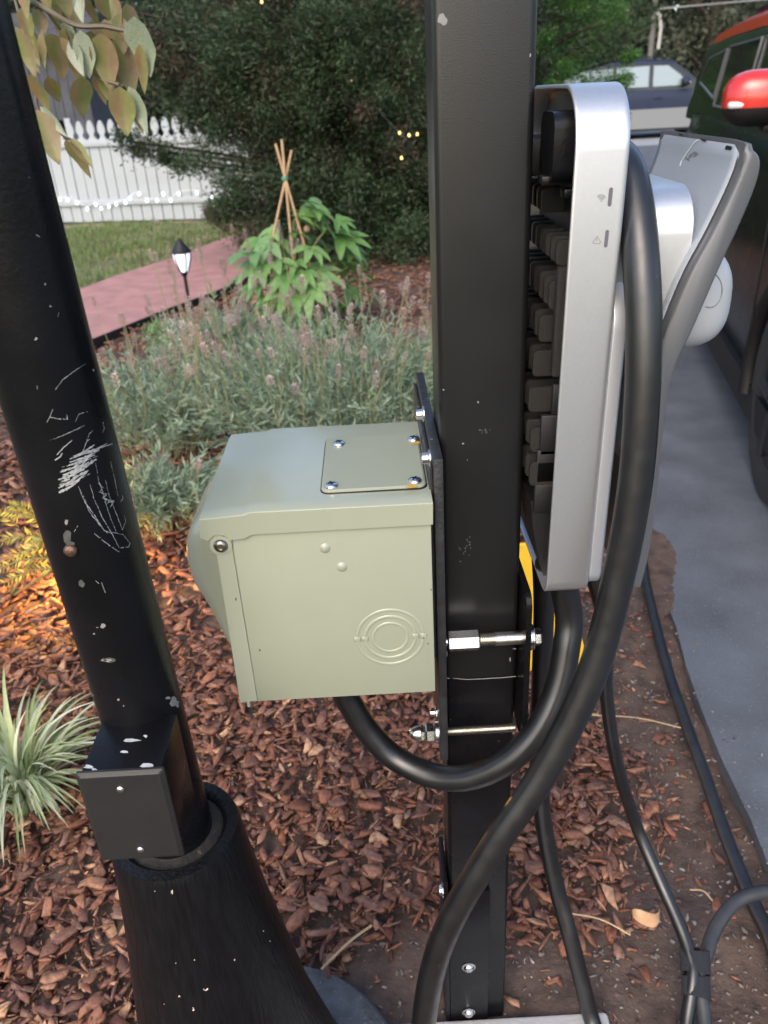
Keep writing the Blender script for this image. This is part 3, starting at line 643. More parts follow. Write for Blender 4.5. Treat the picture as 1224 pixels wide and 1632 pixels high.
for px_, py_, h in ((880, 610, .030), (862, 660, .040), (856, 715, .034), (853, 770, .03)):
    p = at(px_, py_, y=.695); shear(MB().rbox((p[0], .690, p[2]-h), (wx0+.0164, .6965, p[2]), .0014, 2)).build('rib_bar', PLASTB, ev, 50)
# latch boss and hooks at the top of the back
q = at(872, 178, y=.70); zb4 = float(at(872, 290, y=.70)[2])
bm = bmesh.new(); pr = rrect(.682, .735, zb4, q[2], .012, 5)
shear(MB().prism(pr, 'x', float(q[0]), wx0+.0164)).build('latch_boss', BLACK2, ev, 40)
for px_, py_, L_ in ((857, 283, .03), (893, 303, .012)):
    p = at(px_, py_, y=.70); shear(MB().rbox((p[0], .694, p[2]-.006), (wx0+.0164, .712, p[2]+.001), .0012, 2)).build('hook', BLACK2, ev, 40)
# back bracket: carries the charger on the post
for zq in (.93, 1.175):
    shear(MB().rbox((X1+.0005, .77, zq), (wx0+.0163, .845, zq+.03), .002, 2)).build('wall_bracket', PLASTB, ev, 40)
lowp = [(float(p[0]), float(p[2])) for p in (at(a, b, y=.70) for a, b in ((845, 795), (884, 795), (884, 930), (873, 938), (860, 900), (848, 840)))]
MB().prism(lowp, 'y', .695, .83).build('lower_guard', PLASTB, ev, 30)
p = at(871, 922, y=.667); MB().lathe([(.0024, 0), (.0022, -.001), (.001, -.0018)], 12, axis='y').build('screw', ZINC, ev, 50, loc=(wx(wx0+.012, p[2]), .6665, p[2]))
# status slots and icons on the side
ICON = mat('dark_icon_print', (.10, .095, .115), .5)
def slot(a, b, wpx):
    p, q_ = at(*a, y=WV-.0003), at(*b, y=WV-.0003); d = (q_-p)/np.linalg.norm(q_-p); nrm = np.array([-d[2], 0, d[0]]); r = wpx*.00052/2; vs = []
    for k_ in range(9): an = math.pi*k_/8; vs.append(p+r*(nrm*math.cos(an)-d*math.sin(an)))
    for k_ in range(9): an = math.pi*k_/8; vs.append(q_-r*(nrm*math.cos(an)-d*math.sin(an)))
    MB().add(vs, [tuple(range(18))]).build('status_light', ICON, ev)
slot((974.0, 302), (971.4, 326), 5.8); slot((967.8, 369.5), (965.4, 391.5), 5.6)
def stroke(mb, pix, wpx):
    P_ = [np.array(p, float) for p in pix]
    for i in range(len(P_)-1):
        d = P_[i+1]-P_[i]; d /= np.linalg.norm(d)+1e-9; nn_ = np.array([-d[1], d[0]])*wpx/2; e = d*.12
        mb.add([at(*(P_[i]-e+nn_), y=WV-.0003), at(*(P_[i+1]+e+nn_), y=WV-.0003), at(*(P_[i+1]+e-nn_), y=WV-.0003), at(*(P_[i]-e-nn_), y=WV-.0003)], [(0, 1, 2, 3)])
mb = MB(); cx, cy = 958.2, 320.8
for r in (4.2, 7.2, 10.4): stroke(mb, [(cx+r*math.sin(t)*.78, cy-r*math.cos(t)) for t in np.linspace(-.85, 1.0, 9)], 1.05)
stroke(mb, [(cx-.4, cy-.8), (cx+.2, cy+.5)], 1.9); mb.build('wireless_icon', ICON, ev)
mb = MB(); stroke(mb, [(952, 376.5), (957.4, 386.5), (955, 388.5), (945, 387.6), (945, 386), (952, 376.5)], .8); stroke(mb, [(951.3, 380), (951, 384)], .9); mb.build('warning_icon', mat('grey_icon_print', (.16, .16, .17), .5), ev)
# flared front dock panel: profile in x-z, swept across the width
outp = spline([(.2975, 1.2005), (.3050, 1.182), (.2985, 1.150), (.284, 1.107), (.270, 1.062), (.258, 1.025), (.2545, .991), (.2555, .911), (.2550, .845), (.2505, .802)], 5)
inp = spline([(.2915, 1.2020), (.2885, 1.178), (.274, 1.138), (.259, 1.104), (.247, 1.066), (.240, 1.035), (.236, .995), (.235, .92), (.234, .85), (.233, .806)], 5)
k_ = len(outp); V0, V1 = .662, .866; rows = []
def hwid(i): return 1.0
vs = []; fs = []; vlist = [V0, V0+.0015, V0+.006, V0+.03, (V0+V1)/2, V1-.03, V1-.006, V1-.0015, V1]; ins = [.003, .001, 0, 0, 0, 0, 0, .001, .003]
for v_, s_ in zip(vlist, ins):
    for i in range(k_):
        top_ = max(0., 1-i/6.)*.0; vs.append((outp[i][0]-s_, v_, outp[i][1]))
    for i in range(k_-1, -1, -1): vs.append((inp[i][0]+s_, v_, inp[i][1]))
m2 = 2*k_
# round the two top corners seen from the front
cr_ = .012
def rnd(v):
    x_, y_, z_ = v; ztop = 1.2
    for (yc, sg) in ((V0+cr_, -1), (V1-cr_, 1)):
        dy = (y_-yc)*sg; dz = z_-(ztop-cr_)
        if dy > 0 and dz > 0:
            d_ = math.hypot(dy, dz); m_ = max(dy, dz)
            s__ = m_/d_; y_ = yc+sg*dy*s__; z2 = ztop-cr_+dz*s__; x_ -= (z_-z2)*.25; z_ = z2
    return (x_, y_, z_)
for i in range(len(vlist)-1):
    for j in range(m2): fs.append((i*m2+j, i*m2+(j+1) % m2, i*m2+m2+(j+1) % m2, i*m2+m2+j))
fs += [tuple(range(m2)), tuple(range(9*m2-1, 8*m2-1, -1))]
dk = MB().add([rnd(v) for v in vs], fs).build('dock_panel', GREYPL, ev, 40)
bv = dk.modifiers.new('bevel', 'BEVEL'); bv.width = .0015; bv.segments = 2; bv.limit_method = 'ANGLE'; bv.angle_limit = R_(50)
# inset liner on the inner face with clips and a mark
vs = []; fs = []; li = inp[:int(k_*.8)]; vl = [V0+.011, V0+.02, (V0+V1)/2, V1-.02, V1-.011]
for v_ in vl:
    for i, p in enumerate(li): vs.append((p[0]-.0012, v_, p[1]-(.010 if i == 0 else 0)-(.006 if i < 2 and v_ in (vl[0], vl[-1]) else 0)))
m2 = len(li)
for i in range(4):
    for j in range(m2-1): fs.append((i*m2+j, i*m2+j+1, i*m2+m2+j+1, i*m2+m2+j))
ln = MB().add(vs, fs).build('dock_liner', mat('blue_grey_plastic', (.30, .335, .38), .42, var=.03, vscale=300), dk, 60)
ln.modifiers.new('solid', 'SOLIDIFY').thickness = .0010
def on_dock(a, b):
    d = ray(a, b); best = None
    for i in range(len(inp)-1):
        p, q_ = inp[i], inp[i+1]; # plane through the segment, parallel to y
        nx, nz = -(q_[1]-p[1]), q_[0]-p[0]; den = d[0]*nx+d[2]*nz
        if abs(den) < 1e-9: continue
        t = ((p[0]-.0026-ORI[0])*nx+(p[1]-ORI[2])*nz)/den; h = ORI+d*t
        if min(p[1], q_[1])-1e-4 <= h[2] <= max(p[1], q_[1])+1e-4 and V0 < h[1] < V1: best = h if best is None or t < best[1] else best
    return best
def dock_quad(name, pix, m):
    vs = [on_dock(*p) for p in pix]
    if any(v is None for v in vs): return
    MB().add(vs, [tuple(range(len(vs)))]).build(name, m, dk)
for (a, b, c_, d_) in (((1081, 212), (1088, 214), (1088, 217), (1083, 216)), ((1116, 220), (1126, 223), (1124, 226), (1118, 224)), ((1157, 231.5), (1167, 233.5), (1165, 239.5), (1155, 238)), ): dock_quad('clip_slot', (a, b, c_, d_), PLASTB)
WHT = mat('white_print', (.75, .78, .8), .5)
for q_ in (((1085, 256), (1087.5, 254.5), (1085, 264.5), (1082.5, 264)), ((1106, 226), (1107.5, 226), (1088, 254), (1086.7, 253.6)), ((1106, 226), (1113, 221.5), (1114, 222.3), (1107.5, 227))): dock_quad('seam_mark', q_, WHT)
random.seed(5)
for i in range(6):
    t = i/5; bx, by = 1092+t*14.5, 252-t*9.5
    for j in range(3):
        ox, oy = j*2.1-.5*i*.1, j*1.7
        if random.random() < .82: dock_quad('print_mark', ((bx+ox, by+oy), (bx+ox+1.9, by+oy-1.2), (bx+ox+2.5, by+oy-.1), (bx+ox+.6, by+oy+1.1)), PLASTB)
# drum that the cable hangs on
random.seed(9)
dr = rrect(.684, .835, 1.030, 1.166, .034, 8); n = len(dr); vs = []; fs = []
def drr(d): return rrect(.684+d, .835-d, 1.030+d, 1.166-d, max(.006, .034-d), 8)
rg = [(wx1+.0002, drr(-.003)), (wx1+.010, drr(.0)), (.228, drr(.0)), (.245, drr(-.001)), (.2655, drr(-.002)), (.2680, drr(.002))]
for x_, p in rg: vs += [(x_, a, b) for a, b in p]
for i in range(len(rg)-1):
    for j in range(n): fs.append((i*n+j, i*n+(j+1) % n, i*n+n+(j+1) % n, i*n+n+j))
fs += [tuple(range(n)), tuple(range(6*n-1, 5*n-1, -1))]
MB().add(vs, fs).build('cable_drum', SILVER, ev, 50)
# pale rounded plug cap on the outer side of the dock
bm = bmesh.new(); bmesh.ops.create_uvsphere(bm, u_segments=40, v_segments=24, radius=1)
for v in bm.verts:
    c_ = v.co; s3 = [math.copysign(abs(t)**.72, t) for t in c_]; v.co = Vector((.278+.056*s3[0], .765+.052*s3[1], 1.068+.050*s3[2]-.10*(.056*s3[0])))
cap = MB().bm(bm).build('plug_cap', WHITEPL, ev, 80)
pts = []
for t in np.linspace(-1.2, 1.9, 26):
    a, b = 1131+22*math.cos(t)*.9, 462+28*math.sin(t)
    d = ray(a, b); hit = None
    for tt in np.linspace(.55, 1.0, 700):
        p = ORI+d*tt; e = [abs((p[0]-.278)/.0563), abs((p[1]-.765)/.0523), abs((p[2]-1.068+.10*(p[0]-.278))/.0503)]
        if sum(q_**(2/.72) for q_ in e) < 1: hit = p; break
    if hit is not None: pts.append(hit)
if len(pts) > 4: MB().tube(pts, .0006, 5).build('seam_line', mat('seam_grey', (.2, .21, .22), .5), cap)
# cable gland
gl = at(905, 952, y=.715); MB().lathe([(.021, .006), (.021, -.002), (.018, -.006), (.0165, -.012), (.012, -.012)], 24).build('cable_gland', PLASTB, ev, 40, loc=(.176, .715, wz0))

# ================================================================== CABLES
def cable(name, label, pix, r, m=RUBBER, cat='cable', nseg=10, n=20, pre=(), post_=(), parent=None):
    pts = list(pre)+[at(a, b, y=v) if isinstance(v, float) else at(a, b, z=v[0]) for a, b, v in pix]+list(post_)
    o_ = MB().tube(spline(pts, nseg), r, n).build(name, m, parent, 60)
    return tag(o_, label, cat) if parent is None else o_
cable('charging_cable', 'thick black charging cable hung over the dock and crossing before the square post', [(998, 268, .712), (1012, 325, .684), (1021, 410, .660), (1026, 520, .644), (1023, 640, .634), (1011, 780, .626), (983, 930, .618), (941, 1080, .606), (868, 1228, .592), (790, 1345, .580), (722, 1460, .570), (690, 1545, .565), (674, 1640, .562), (668, 1720, .560)], .0148,
      pre=[(.232, .858, .96), (.230, .858, 1.08), (.228, .846, 1.145), (.224, .810, 1.178), (.219, .760, 1.190)], post_=[(-.02, .535, .018), (-.06, .47, .016), (-.16, .40, .016)])
cable('power_cord', 'black power cord looping from under the green box up to the silver charger', [(548, 1090, .735), (562, 1128, .733), (590, 1170, .728), (630, 1208, .718), (690, 1236, .695), (750, 1238, .675), (812, 1210, .665), (860, 1160, .670), (890, 1095, .685), (903, 1030, .700), (906, 975, .712)], .0150, pre=[(-.038, .738, .735)], post_=[(.177, .715, .81)])
cable('cord', 'black cord dropping straight down behind the square post to the slab', [(866, 925, .775), (866, 1000, .775), (862, 1100, .78), (858, 1200, .785), (866, 1310, .79), (886, 1410, .775), (908, 1490, .745), (930, 1575, .715), (948, 1640, .685)], .0122, pre=[(.1685, .775, .85)], post_=[(.275, .62, .026), (.28, .52, .026), (.32, .40, .02)])
cable('cord', 'black cord hanging from the dock down to the wrapped tie on the soil', [(965, 1000, .86), (966, 1100, .872), (982, 1210, .875), (1012, 1310, (.21,)), (1050, 1400, (.14,)), (1085, 1480, (.10,)), (1101, 1530, (.08,)), (1104, 1560, (.068,)), (1094, 1632, (.03,)), (1088, 1700, (.012,))], .0098, pre=[(.236, .850, .80), (.236, .852, .77)], post_=[(.36, .45, .012)])
cable('cord', 'grey black lead arching off the driveway into the wrapped tie', [(1240, 1420, (.09,)), (1205, 1424, (.10,)), (1172, 1438, (.095,)), (1142, 1476, (.085,)), (1126, 1520, (.075,)), (1116, 1560, (.06,)), (1124, 1640, (.03,)), (1132, 1720, (.012,))], .0105, pre=[(2.6, .55, .017), (1.7, .72, .017), (1.1, .84, .017), tuple(at(1330, 1440, z=.02)), tuple(at(1275, 1425, z=.06))], m=mat('grey_rubber', (.03, .032, .036), .5, var=.3, vscale=40, bump=.05, bscale=600))
# hook and loop tie wrapped twice
ta, tb = at(1107, 1512, z=.085), at(1110, 1592, z=.05)
tie = thing('cable_tie', 'black wrapped strap binding two leads together on the soil', 'cable tie')
for (t0, t1, rr, ph) in ((0, .50, .0205, 0), (.53, .98, .0195, .8)):
    a_, b__ = ta+(tb-ta)*t0, ta+(tb-ta)*t1; d = (tb-ta)/np.linalg.norm(tb-ta); sx = np.cross(d, [0, 0, 1.]); sx /= np.linalg.norm(sx); sy = np.cross(sx, d)
    vs = []; fs = []; nn_ = 28
    for p, sk in ((a_, .003), (b__, -.002)):
        for rad in (rr, rr-.0022):
            for k_ in range(nn_): an = 2*math.pi*k_/nn_; vs.append(p+d*sk*math.sin(an+ph)+sx*rad*1.05*math.cos(an)+sy*rad*.72*math.sin(an))
    for k_ in range(nn_): l = (k_+1) % nn_; fs += [(k_, l, 2*nn_+l, 2*nn_+k_), (nn_+k_, 3*nn_+k_, 3*nn_+l, nn_+l), (k_, nn_+k_, nn_+l, l), (2*nn_+k_, 2*nn_+l, 3*nn_+l, 3*nn_+k_)]
    MB().add(vs, fs).build('strap', mat('woven_strap', (.014, .016, .022), .85, bump=1, bscale=900), tie, 40)
HOSE = mat('black_poly_hose', (.016, .018, .022), .42, var=.4, vscale=30, bump=.6, bscale=70, rvar=.1)
hp = [(1020, 880), (1031, 935), (1062, 1060), (1092, 1150), (1124, 1238), (1152, 1320), (1180, 1392), (1203, 1445), (1235, 1520)]
h3 = [at(a, b, z=.022) for a, b in hp]; h0 = h3[0]; ext = [(float(edge_x(y))-.11+.01*math.sin(y*5), y, .02) for y in (5.2, 4.2, 3.3, 2.6)]
tag(MB().tube(spline(ext+h3+[(.52, .55, .02), (.47, .2, .02)], 8), .0125, 14).build('garden_hose', HOSE, None, 60), 'black plastic hose lying along the edge of the driveway', 'hose')

# yellow folding sign standing behind the post
ys = thing('yellow_sign', 'small bright yellow folding plastic sign standing on soil behind the post', 'sign')
sv = float(at(840, 1079, z=.0)[1]); a_, b__, c_, d_ = [at(x_, y_, y=sv) for x_, y_ in ((822, 868), (893, 866), (940, 1076), (792, 1084))]; a_, b__ = [at(x_, y_, y=sv+.08) for x_, y_ in ((822, 870), (893, 868))]
z0s = 0.0; zt_s = float(a_[2])
for s_, y0_, y1_ in ((1, sv, sv+.075), (-1, sv+.16, sv+.085)):
    vs = [(d_[0], y0_, z0s), (c_[0], y0_, z0s), (b__[0], y1_, zt_s), (a_[0], y1_, zt_s)]
    vs += [(x_, y_+.004, z_) for x_, y_, z_ in vs]
    MB().add(vs, [(0, 1, 2, 3), (7, 6, 5, 4), (0, 4, 5, 1), (1, 5, 6, 2), (2, 6, 7, 3), (3, 7, 4, 0)]).build('sign_panel', YELLOW, ys)
MB().tube([(a_[0], sv+.082, zt_s), (b__[0], sv+.082, zt_s)], .006, 8).build('hinge', YELLOW, ys, 50)

# ================================================================== PLANTS
def unit(v): return v/(np.linalg.norm(v, axis=-1, keepdims=True)+1e-9)
def leaf_mesh(name, P, D, L, W, m, droop=.0):
    """kite shaped leaves: base point, direction, length, width"""
    n = len(P); D = unit(D); S = unit(np.cross(D, RNG.normal(0, 1, (n, 3)))); L = L[:, None]; W = W[:, None]; N_ = np.cross(S, D)
    mid = P+D*L*.45+N_*L*.06; V = np.stack([P, mid+S*W/2, P+D*L-np.array([0, 0, 1])*L*droop, mid-S*W/2], 1).reshape(-1, 3)
    me = np_mesh(name, V, np.arange(4*n).reshape(-1, 4)); me.materials.append(m); return me
def put(name, me, parent=None): o = bpy.data.objects.new(name, me); COL.objects.link(o); o.parent = parent; return o
def clump_leaves(tips, dirs, sig, per, L0, L1, wf, spread=.7):
    n = len(tips)*per; T = np.repeat(tips, per, 0); D = np.repeat(unit(dirs), per, 0); sg = np.repeat(np.asarray(sig), per)[:, None]
    a = RNG.normal(0, 1, (n, 3)); along = RNG.uniform(-1.6, .9, (n, 1)); P = T+D*along*sg*1.25+a*sg*.42*(1.05-.35*along)
    DD = unit(D*.9+RNG.normal(0, spread, (n, 3))); L = RNG.uniform(L0, L1, n); return P, DD, L, L*wf
TRUNK = mat('tree_bark', (.075, .052, .040), .9, var=.4, vscale=14, bump=2, bscale=40, stretch=(2, 2, .5))
def conifer(name, label, base, hx, hy, h, zlow, ntips, per, sig, mats, extra=(), lf=(.05, .09), grp=None, seed=1):
    rs = np.random.default_rng(seed); t = thing(name, label, 'tree', grp, base); b = np.array(base)
    MB().tube([(0, 0, -.1), (.04, .02, h*.3), (-.05, .03, h*.6), (0, 0, h*.93)], [.13, .11, .07, .02], 10).build('trunk', TRUNK, t, 60)
    tips = []; 
    while len(tips) < ntips:
        z = zlow+(h-zlow)*rs.uniform(0, 1)**1.15; f = (z-zlow)/(h-zlow); prof = math.sin(math.pi*min(1, .18+.82*f))**.6*(1-.35*f)*min(1, .72+1.3*f) if f > .05 else .5
        a = rs.uniform(0, 2*math.pi); rr = rs.uniform(.35, 1)**.55; tips.append((hx*prof*rr*math.cos(a)*1.0, hy*prof*rr*math.sin(a), z))
    tips = np.array([*tips, *[np.array(e)-b for e in extra]]); out = tips*np.array([1, 1, 0]); d = unit(unit(out)+np.array([0, 0, .25])+rs.normal(0, .25, tips.shape))
    mb = MB()
    for p, q in list(zip(tips, d))[::3]+[(np.array(e)-b, None) for e in extra]:
        z0 = max(.1, p[2]-.25*np.hypot(p[0], p[1])); mb.tube(spline([(0, 0, z0), p*np.array([.5, .5, 0])+[0, 0, (z0+p[2])/2+.05], p], 3), [.022]*3+[.012]*3+[.005], 5, False)
    stuff(mb.build('limbs', TRUNK, t, 60))
    k_ = len(mats); idx = rs.integers(0, k_, len(tips)) if k_ > 1 else np.zeros(len(tips), int)
    sg = np.full(len(tips), sig)*rs.uniform(.6, 1.3, len(tips)); sg[ntips:ntips+10] *= .55
    for j in range(k_):
        s_ = idx == j
        if s_.any():
            P, D, L, W = clump_leaves(tips[s_], d[s_], sg[s_], per, lf[0], lf[1], .24); put('crown', leaf_mesh('crown', P, D, L, W, mats[j]), t)
    return t
JUN = mat('juniper_foliage', (0, 0, 0), .6, island=[(.016, .040, .016), (.030, .062, .024), (.050, .09, .034), (.034, .052, .022), (.055, .055, .03)], var=.5, vscale=2.5, trans=.2)
JUNB = mat('juniper_brown', (0, 0, 0), .7, island=[(.05, .042, .026), (.075, .055, .036), (.035, .045, .022), (.10, .06, .04)], trans=.15)
JUNG = mat('juniper_fresh', (0, 0, 0), .55, island=[(.04, .12, .025), (.07, .18, .035), (.11, .24, .05), (.035, .08, .022)], var=.4, vscale=3, trans=.3)
ex = [at(x_, y_, y=v_) for x_, y_, v_ in ((205, 225, 6.6), (235, 238, 6.7), (270, 252, 6.7), (300, 262, 6.6), (345, 345, 6.7), (365, 330, 6.7), (405, 378, 6.5), (440, 392, 6.5), (235, 60, 6.8), (245, 110, 6.8), (220, 20, 6.9), (340, 250, 6.6), (375, 290, 6.5), (480, 400, 6.6), (560, 410, 6.6), (640, 400, 6.8))]
ex_poly = [(255, 150), (305, 190), (378, 258), (352, 340), (420, 390), (690, 425), (690, 20), (215, 20)]
qx = RNG.uniform(200, 690, 900); qy = RNG.uniform(20, 425, 900); kk = inpoly(qx, qy, ex_poly); ex += [at(a, b, y=RNG.uniform(6.6, 7.3)) for a, b in list(zip(qx[kk], qy[kk]))[:170]]
conifer('juniper_tree', 'large dark juniper with low drooping boughs behind the lavender', (.05, 8.0, 0), 1.62, 1.6, 5.2, .25, 330, 760, .17, [JUN, JUN, JUN, JUNB], ex, (.022, .055), seed=3)
exg = [at(x_, y_, y=v_) for x_, y_, v_ in ((1020, 45, 9.5), (1005, 90, 9.4), (990, 125, 9.4), (1030, 15, 9.6), (960, 60, 9.2), (900, 110, 9.0), (870, 60, 9.0), (930, 150, 9.2), (880, 140, 9.0), (980, 30, 9.4))]
conifer('juniper_tree', 'bright green conifer growing beside the driveway', (2.0, 10.4, 0), 1.25, 1.2, 4.6, .3, 260, 620, .20, [JUNG, JUNG, JUNG, JUN], exg, (.024, .06), seed=8)
# low dark evergreen hedge at the foot of the juniper
tips = np.stack([RNG.uniform(-.25, 1.9, 90), RNG.uniform(7.2, 8.0, 90), RNG.uniform(.08, .75, 90)], -1)
sh = thing('evergreen_shrub', 'low dark spreading shrub under the large juniper', 'shrub', loc=(0, 0, 0))
P, D, L, W = clump_leaves(tips, RNG.normal(0, 1, (90, 3))+[0, -.5, .6], np.full(90, .16), 330, .03, .07, .35); put('crown', leaf_mesh('crown', P, D, L, W, JUN), sh)
MB().tube([(.8, 7.6, -.05), (.82, 7.6, .5)], .03, 6).build('trunk', TRUNK, sh)

# broadleaf trees far behind
FARM = [mat('far_foliage_dark', (0, 0, 0), .65, island=[(.022, .036, .018), (.035, .055, .025), (.05, .07, .035)], var=.5, vscale=.8, trans=.25),
        mat('far_foliage_grey', (0, 0, 0), .65, island=[(.06, .075, .045), (.085, .10, .06), (.12, .13, .085), (.05, .06, .035)], var=.5, vscale=.8, trans=.25)]
def broadleaf(label, base, r, h, m, seed, n=60, per=260, bare=0):
    rs = np.random.default_rng(seed); t = thing('broadleaf_tree', label, 'tree', 'trees beyond the street and yard', base)
    mb = MB(); mb.tube([(0, 0, -.1), (.1, 0, h*.3), (0, .1, h*.7)], [.2, .16, .08], 8); mb.build('trunk', TRUNK, t, 60)
    tips = np.stack([rs.normal(0, r*.5, n), rs.normal(0, r*.5, n), rs.uniform(.12*h, h, n)], -1); d = tips*np.array([1, 1, 0])+rs.normal(0, .5, (n, 3))
    mb = MB()
    for p in tips[::2]: mb.tube([(0, 0, max(.3, p[2]*.5)), p*.55+[0, 0, p[2]*.3], p], [.05, .03, .01], 5, False)
    stuff(mb.build('limbs', TRUNK, t, 60))
    P, D, L, W = clump_leaves(tips, d, np.full(n, r*.2), per, .12, .26, .5, 1.); put('crown', leaf_mesh('crown', P, D, L, W, m), t)
for i, (lab, b, r, h, k_) in enumerate((
    ('pale grey green tree across the street behind the blue wagon', (11.5, 30, 0), 4.2, 9, 1), ('dark leafy tree across the street right of the bright conifer', (8.2, 33, 0), 4, 10, 0), ('dense tree across the street beyond the black car roof', (17, 31, 0), 4.5, 9, 1),
    ('tall dark tree far behind the bright conifer', (2.5, 34, 0), 4.5, 11, 0), ('dark tree beyond the lawn behind the dogwood leaves', (-9.5, 27, 0), 4.5, 9, 0), ('broad dark tree far beyond the picket fence', (-4, 31, 0), 5, 10, 0), ('shaded tree at the far end of the yard past the shed', (-15, 26, 0), 4.5, 9, 0), ('leafy tree across the street at the far side of the driveway', (24, 33, 0), 5, 10, 0))):
    broadleaf(lab, b, r, h, FARM[k_], 20+i)
n = 46000; px_ = np.stack([RNG.uniform(-34, 46, n), RNG.uniform(38, 43, n), RNG.uniform(0, 1, n)**.9*(7+1.5*np.sin(np.arange(n)))], -1)
px_[:, 2] *= .75+.25*np.sin(px_[:, 0]*.7)*np.cos(px_[:, 0]*.23)
wd = put('woodland', leaf_mesh('woodland', px_, RNG.normal(0, 1, (n, 3)), RNG.uniform(.35, .8, n), RNG.uniform(.2, .45, n), FARM[0])); stuff(wd); tag(wd, 'dark wooded backdrop far beyond the street', 'woodland')

# --- lavender
LAVM = mat('lavender_leaf', (0, 0, 0), .65, island=[(.23, .33, .215), (.30, .41, .30), (.19, .28, .135), (.40, .49, .41), (.26, .27, .15)], trans=.38)
LAVS = mat('lavender_stem', (.24, .25, .13), .7, var=.3, vscale=30)
LAVF = mat('lavender_flower', (0, 0, 0), .8, objrand=[(.33, .24, .22), (.22, .15, .13), (.44, .34, .31), (.27, .20, .22)], var=.5, vscale=200)
spike_me = []
for s_ in range(4):
    mb = MB(); hh = .035+.006*s_
    for k_ in range(6):
        z_ = -hh+hh*k_/5; r_ = .0065*math.sin(math.pi*(k_+.9)/6.6)+.002
        for q in range(5):
            a = 2*math.pi*q/5+k_*.7; c_ = np.array([r_*math.cos(a), r_*math.sin(a), z_]); u_ = np.array([math.cos(a), math.sin(a), .9])*.0052; v_ = np.array([-math.sin(a), math.cos(a), 0])*.0032
            mb.add([c_-v_, c_+v_, c_+u_+v_*.3, c_+u_-v_*.3, c_+u_*.5+np.array([0, 0, -.004])], [(0, 1, 2, 3), (0, 4, 1), (0, 3, 4), (1, 4, 2), (2, 4, 3)])
    me = bpy.data.meshes.new('flower_spike'); me.from_pydata(mb.v, [], mb.f); me.materials.append(LAVF); spike_me.append(me)
def lavender(label, cx, cy, r, h, nst, nfl, tall=.25, seed=2):
    rs = np.random.default_rng(seed); t = thing('lavender', label, 'lavender', None, (cx, cy, 0)); Pn = []; Dn = []; mb = MB(); fl = thing and []
    for i in range(nst):
        a = rs.uniform(0, 2*math.pi); q = math.sqrt(rs.uniform(0, 1)); b = np.array([q*r*.35*math.cos(a), q*r*.35*math.sin(a), 0]); hh = h*(1-.38*q*q)*rs.uniform(.75, 1.08)
        tip = np.array([q*r*math.cos(a), q*r*math.sin(a)*.85, hh])+rs.normal(0, .03, 3); c = spline([b, b*.5+tip*.5+[0, 0, .05], tip], 6)
        if i % 3 == 0: mb.tube(c[::3], .0016, 4, False)
        for k_ in range(3, 13):
            for w_ in range(3):
                Pn.append(c[k_]+rs.normal(0, .008, 3)); Dn.append(unit(c[min(12, k_+1)]-c[k_-1])*.8+rs.normal(0, .55, 3))
    stuff(mb.build('stems', LAVS, t)); Pn, Dn = np.array(Pn), np.array(Dn); L = RNG.uniform(.022, .052, len(Pn)); o_ = put('foliage', leaf_mesh('foliage', Pn, Dn, L, L*.13+.0012, LAVM), t); stuff(o_)
    mb = MB()
    for i in range(nfl):
        a = rs.uniform(0, 2*math.pi); q = rs.uniform(.1, 1)**.6; b = np.array([q*r*.9*math.cos(a), q*r*.8*math.sin(a), h*.6]); tip = b*np.array([1.18, 1.18, 1])+[rs.normal(0, .04), rs.normal(0, .04), h*.40*(1-.3*q)+tall*rs.uniform(.15, 1)]
        c = spline([b, (b+tip)/2+rs.normal(0, .012, 3), tip], 4); mb.tube(c, .0012, 4, False)
        dz = Vector(tip-c[-3]).normalized(); mw = dz.to_track_quat('Z', 'Y').to_matrix().to_4x4(); mw.translation = tip
        inst('flower_spike', spike_me[i % 4], t, mw @ Matrix.Scale(rs.uniform(.75, 1.15), 4))
    stuff(mb.build('flower_stems', LAVS, t)); return t
lavender('wide grey green lavender with faded flower spikes behind the green box', -.13, 2.95, .66, .45, 640, 110, .24, 2)
lavender('loose lavender with brownish stems beside the black lamp pole', -.86, 2.98, .42, .40, 220, 46, .26, 4)
lavender('lavender with crowded pinkish spikes next to the square post', .42, 3.30, .36, .34, 230, 70, .22, 6)
lavender('sparse lavender with tall thin spikes beside the red path', -.72, 3.85, .40, .34, 230, 44, .42, 9)
lavender('low lavender tuft on the mulch between pole and green box', -.72, 2.35, .24, .22, 130, 6, .12, 12)

# --- peony with bamboo stakes
PEO = mat('peony_leaf', (0, 0, 0), .42, objrand=[(.12, .26, .07), (.17, .32, .09), (.22, .36, .13), (.14, .27, .11)], var=.2, vscale=40, trans=.3)
def leaflet(mb, o_, d, s_, up, L, W, curl):
    k_ = 6; rows = []
    for i in range(k_+1):
        t = i/k_; w_ = W*math.sin(math.pi*min(1, t*.93+.05))**.8*(1-.25*t); c = o_+d*L*t+up*(-curl*L*t*t); rows.append((c-s_*w_/2+up*w_*.14, c, c+s_*w_/2+up*w_*.14))
    vs = [p for r in rows for p in r]; mb.add(vs, [(i*3+j, i*3+j+1, i*3+j+4, i*3+j+3) for i in range(k_) for j in range(2)])
peo_me = []
for s_ in range(3):
    mb = MB(); up = np.array([0, 0, 1.])
    for a, L in ((0, .17), (-.62, .15), (.62, .15), (-1.25, .12), (1.25, .12))[:5 if s_ else 3]:
        a += random.uniform(-.12, .12); d = np.array([math.cos(a), math.sin(a), .12]); leaflet(mb, np.array([0, 0, 0.]), d, np.array([-math.sin(a), math.cos(a), 0]), up, L*random.uniform(.85, 1.1), .055, random.uniform(.2, .45))
    me = bpy.data.meshes.new('leaf'); me.from_pydata(mb.v, [], mb.f); me.shade_smooth(); me.materials.append(PEO); peo_me.append(me)
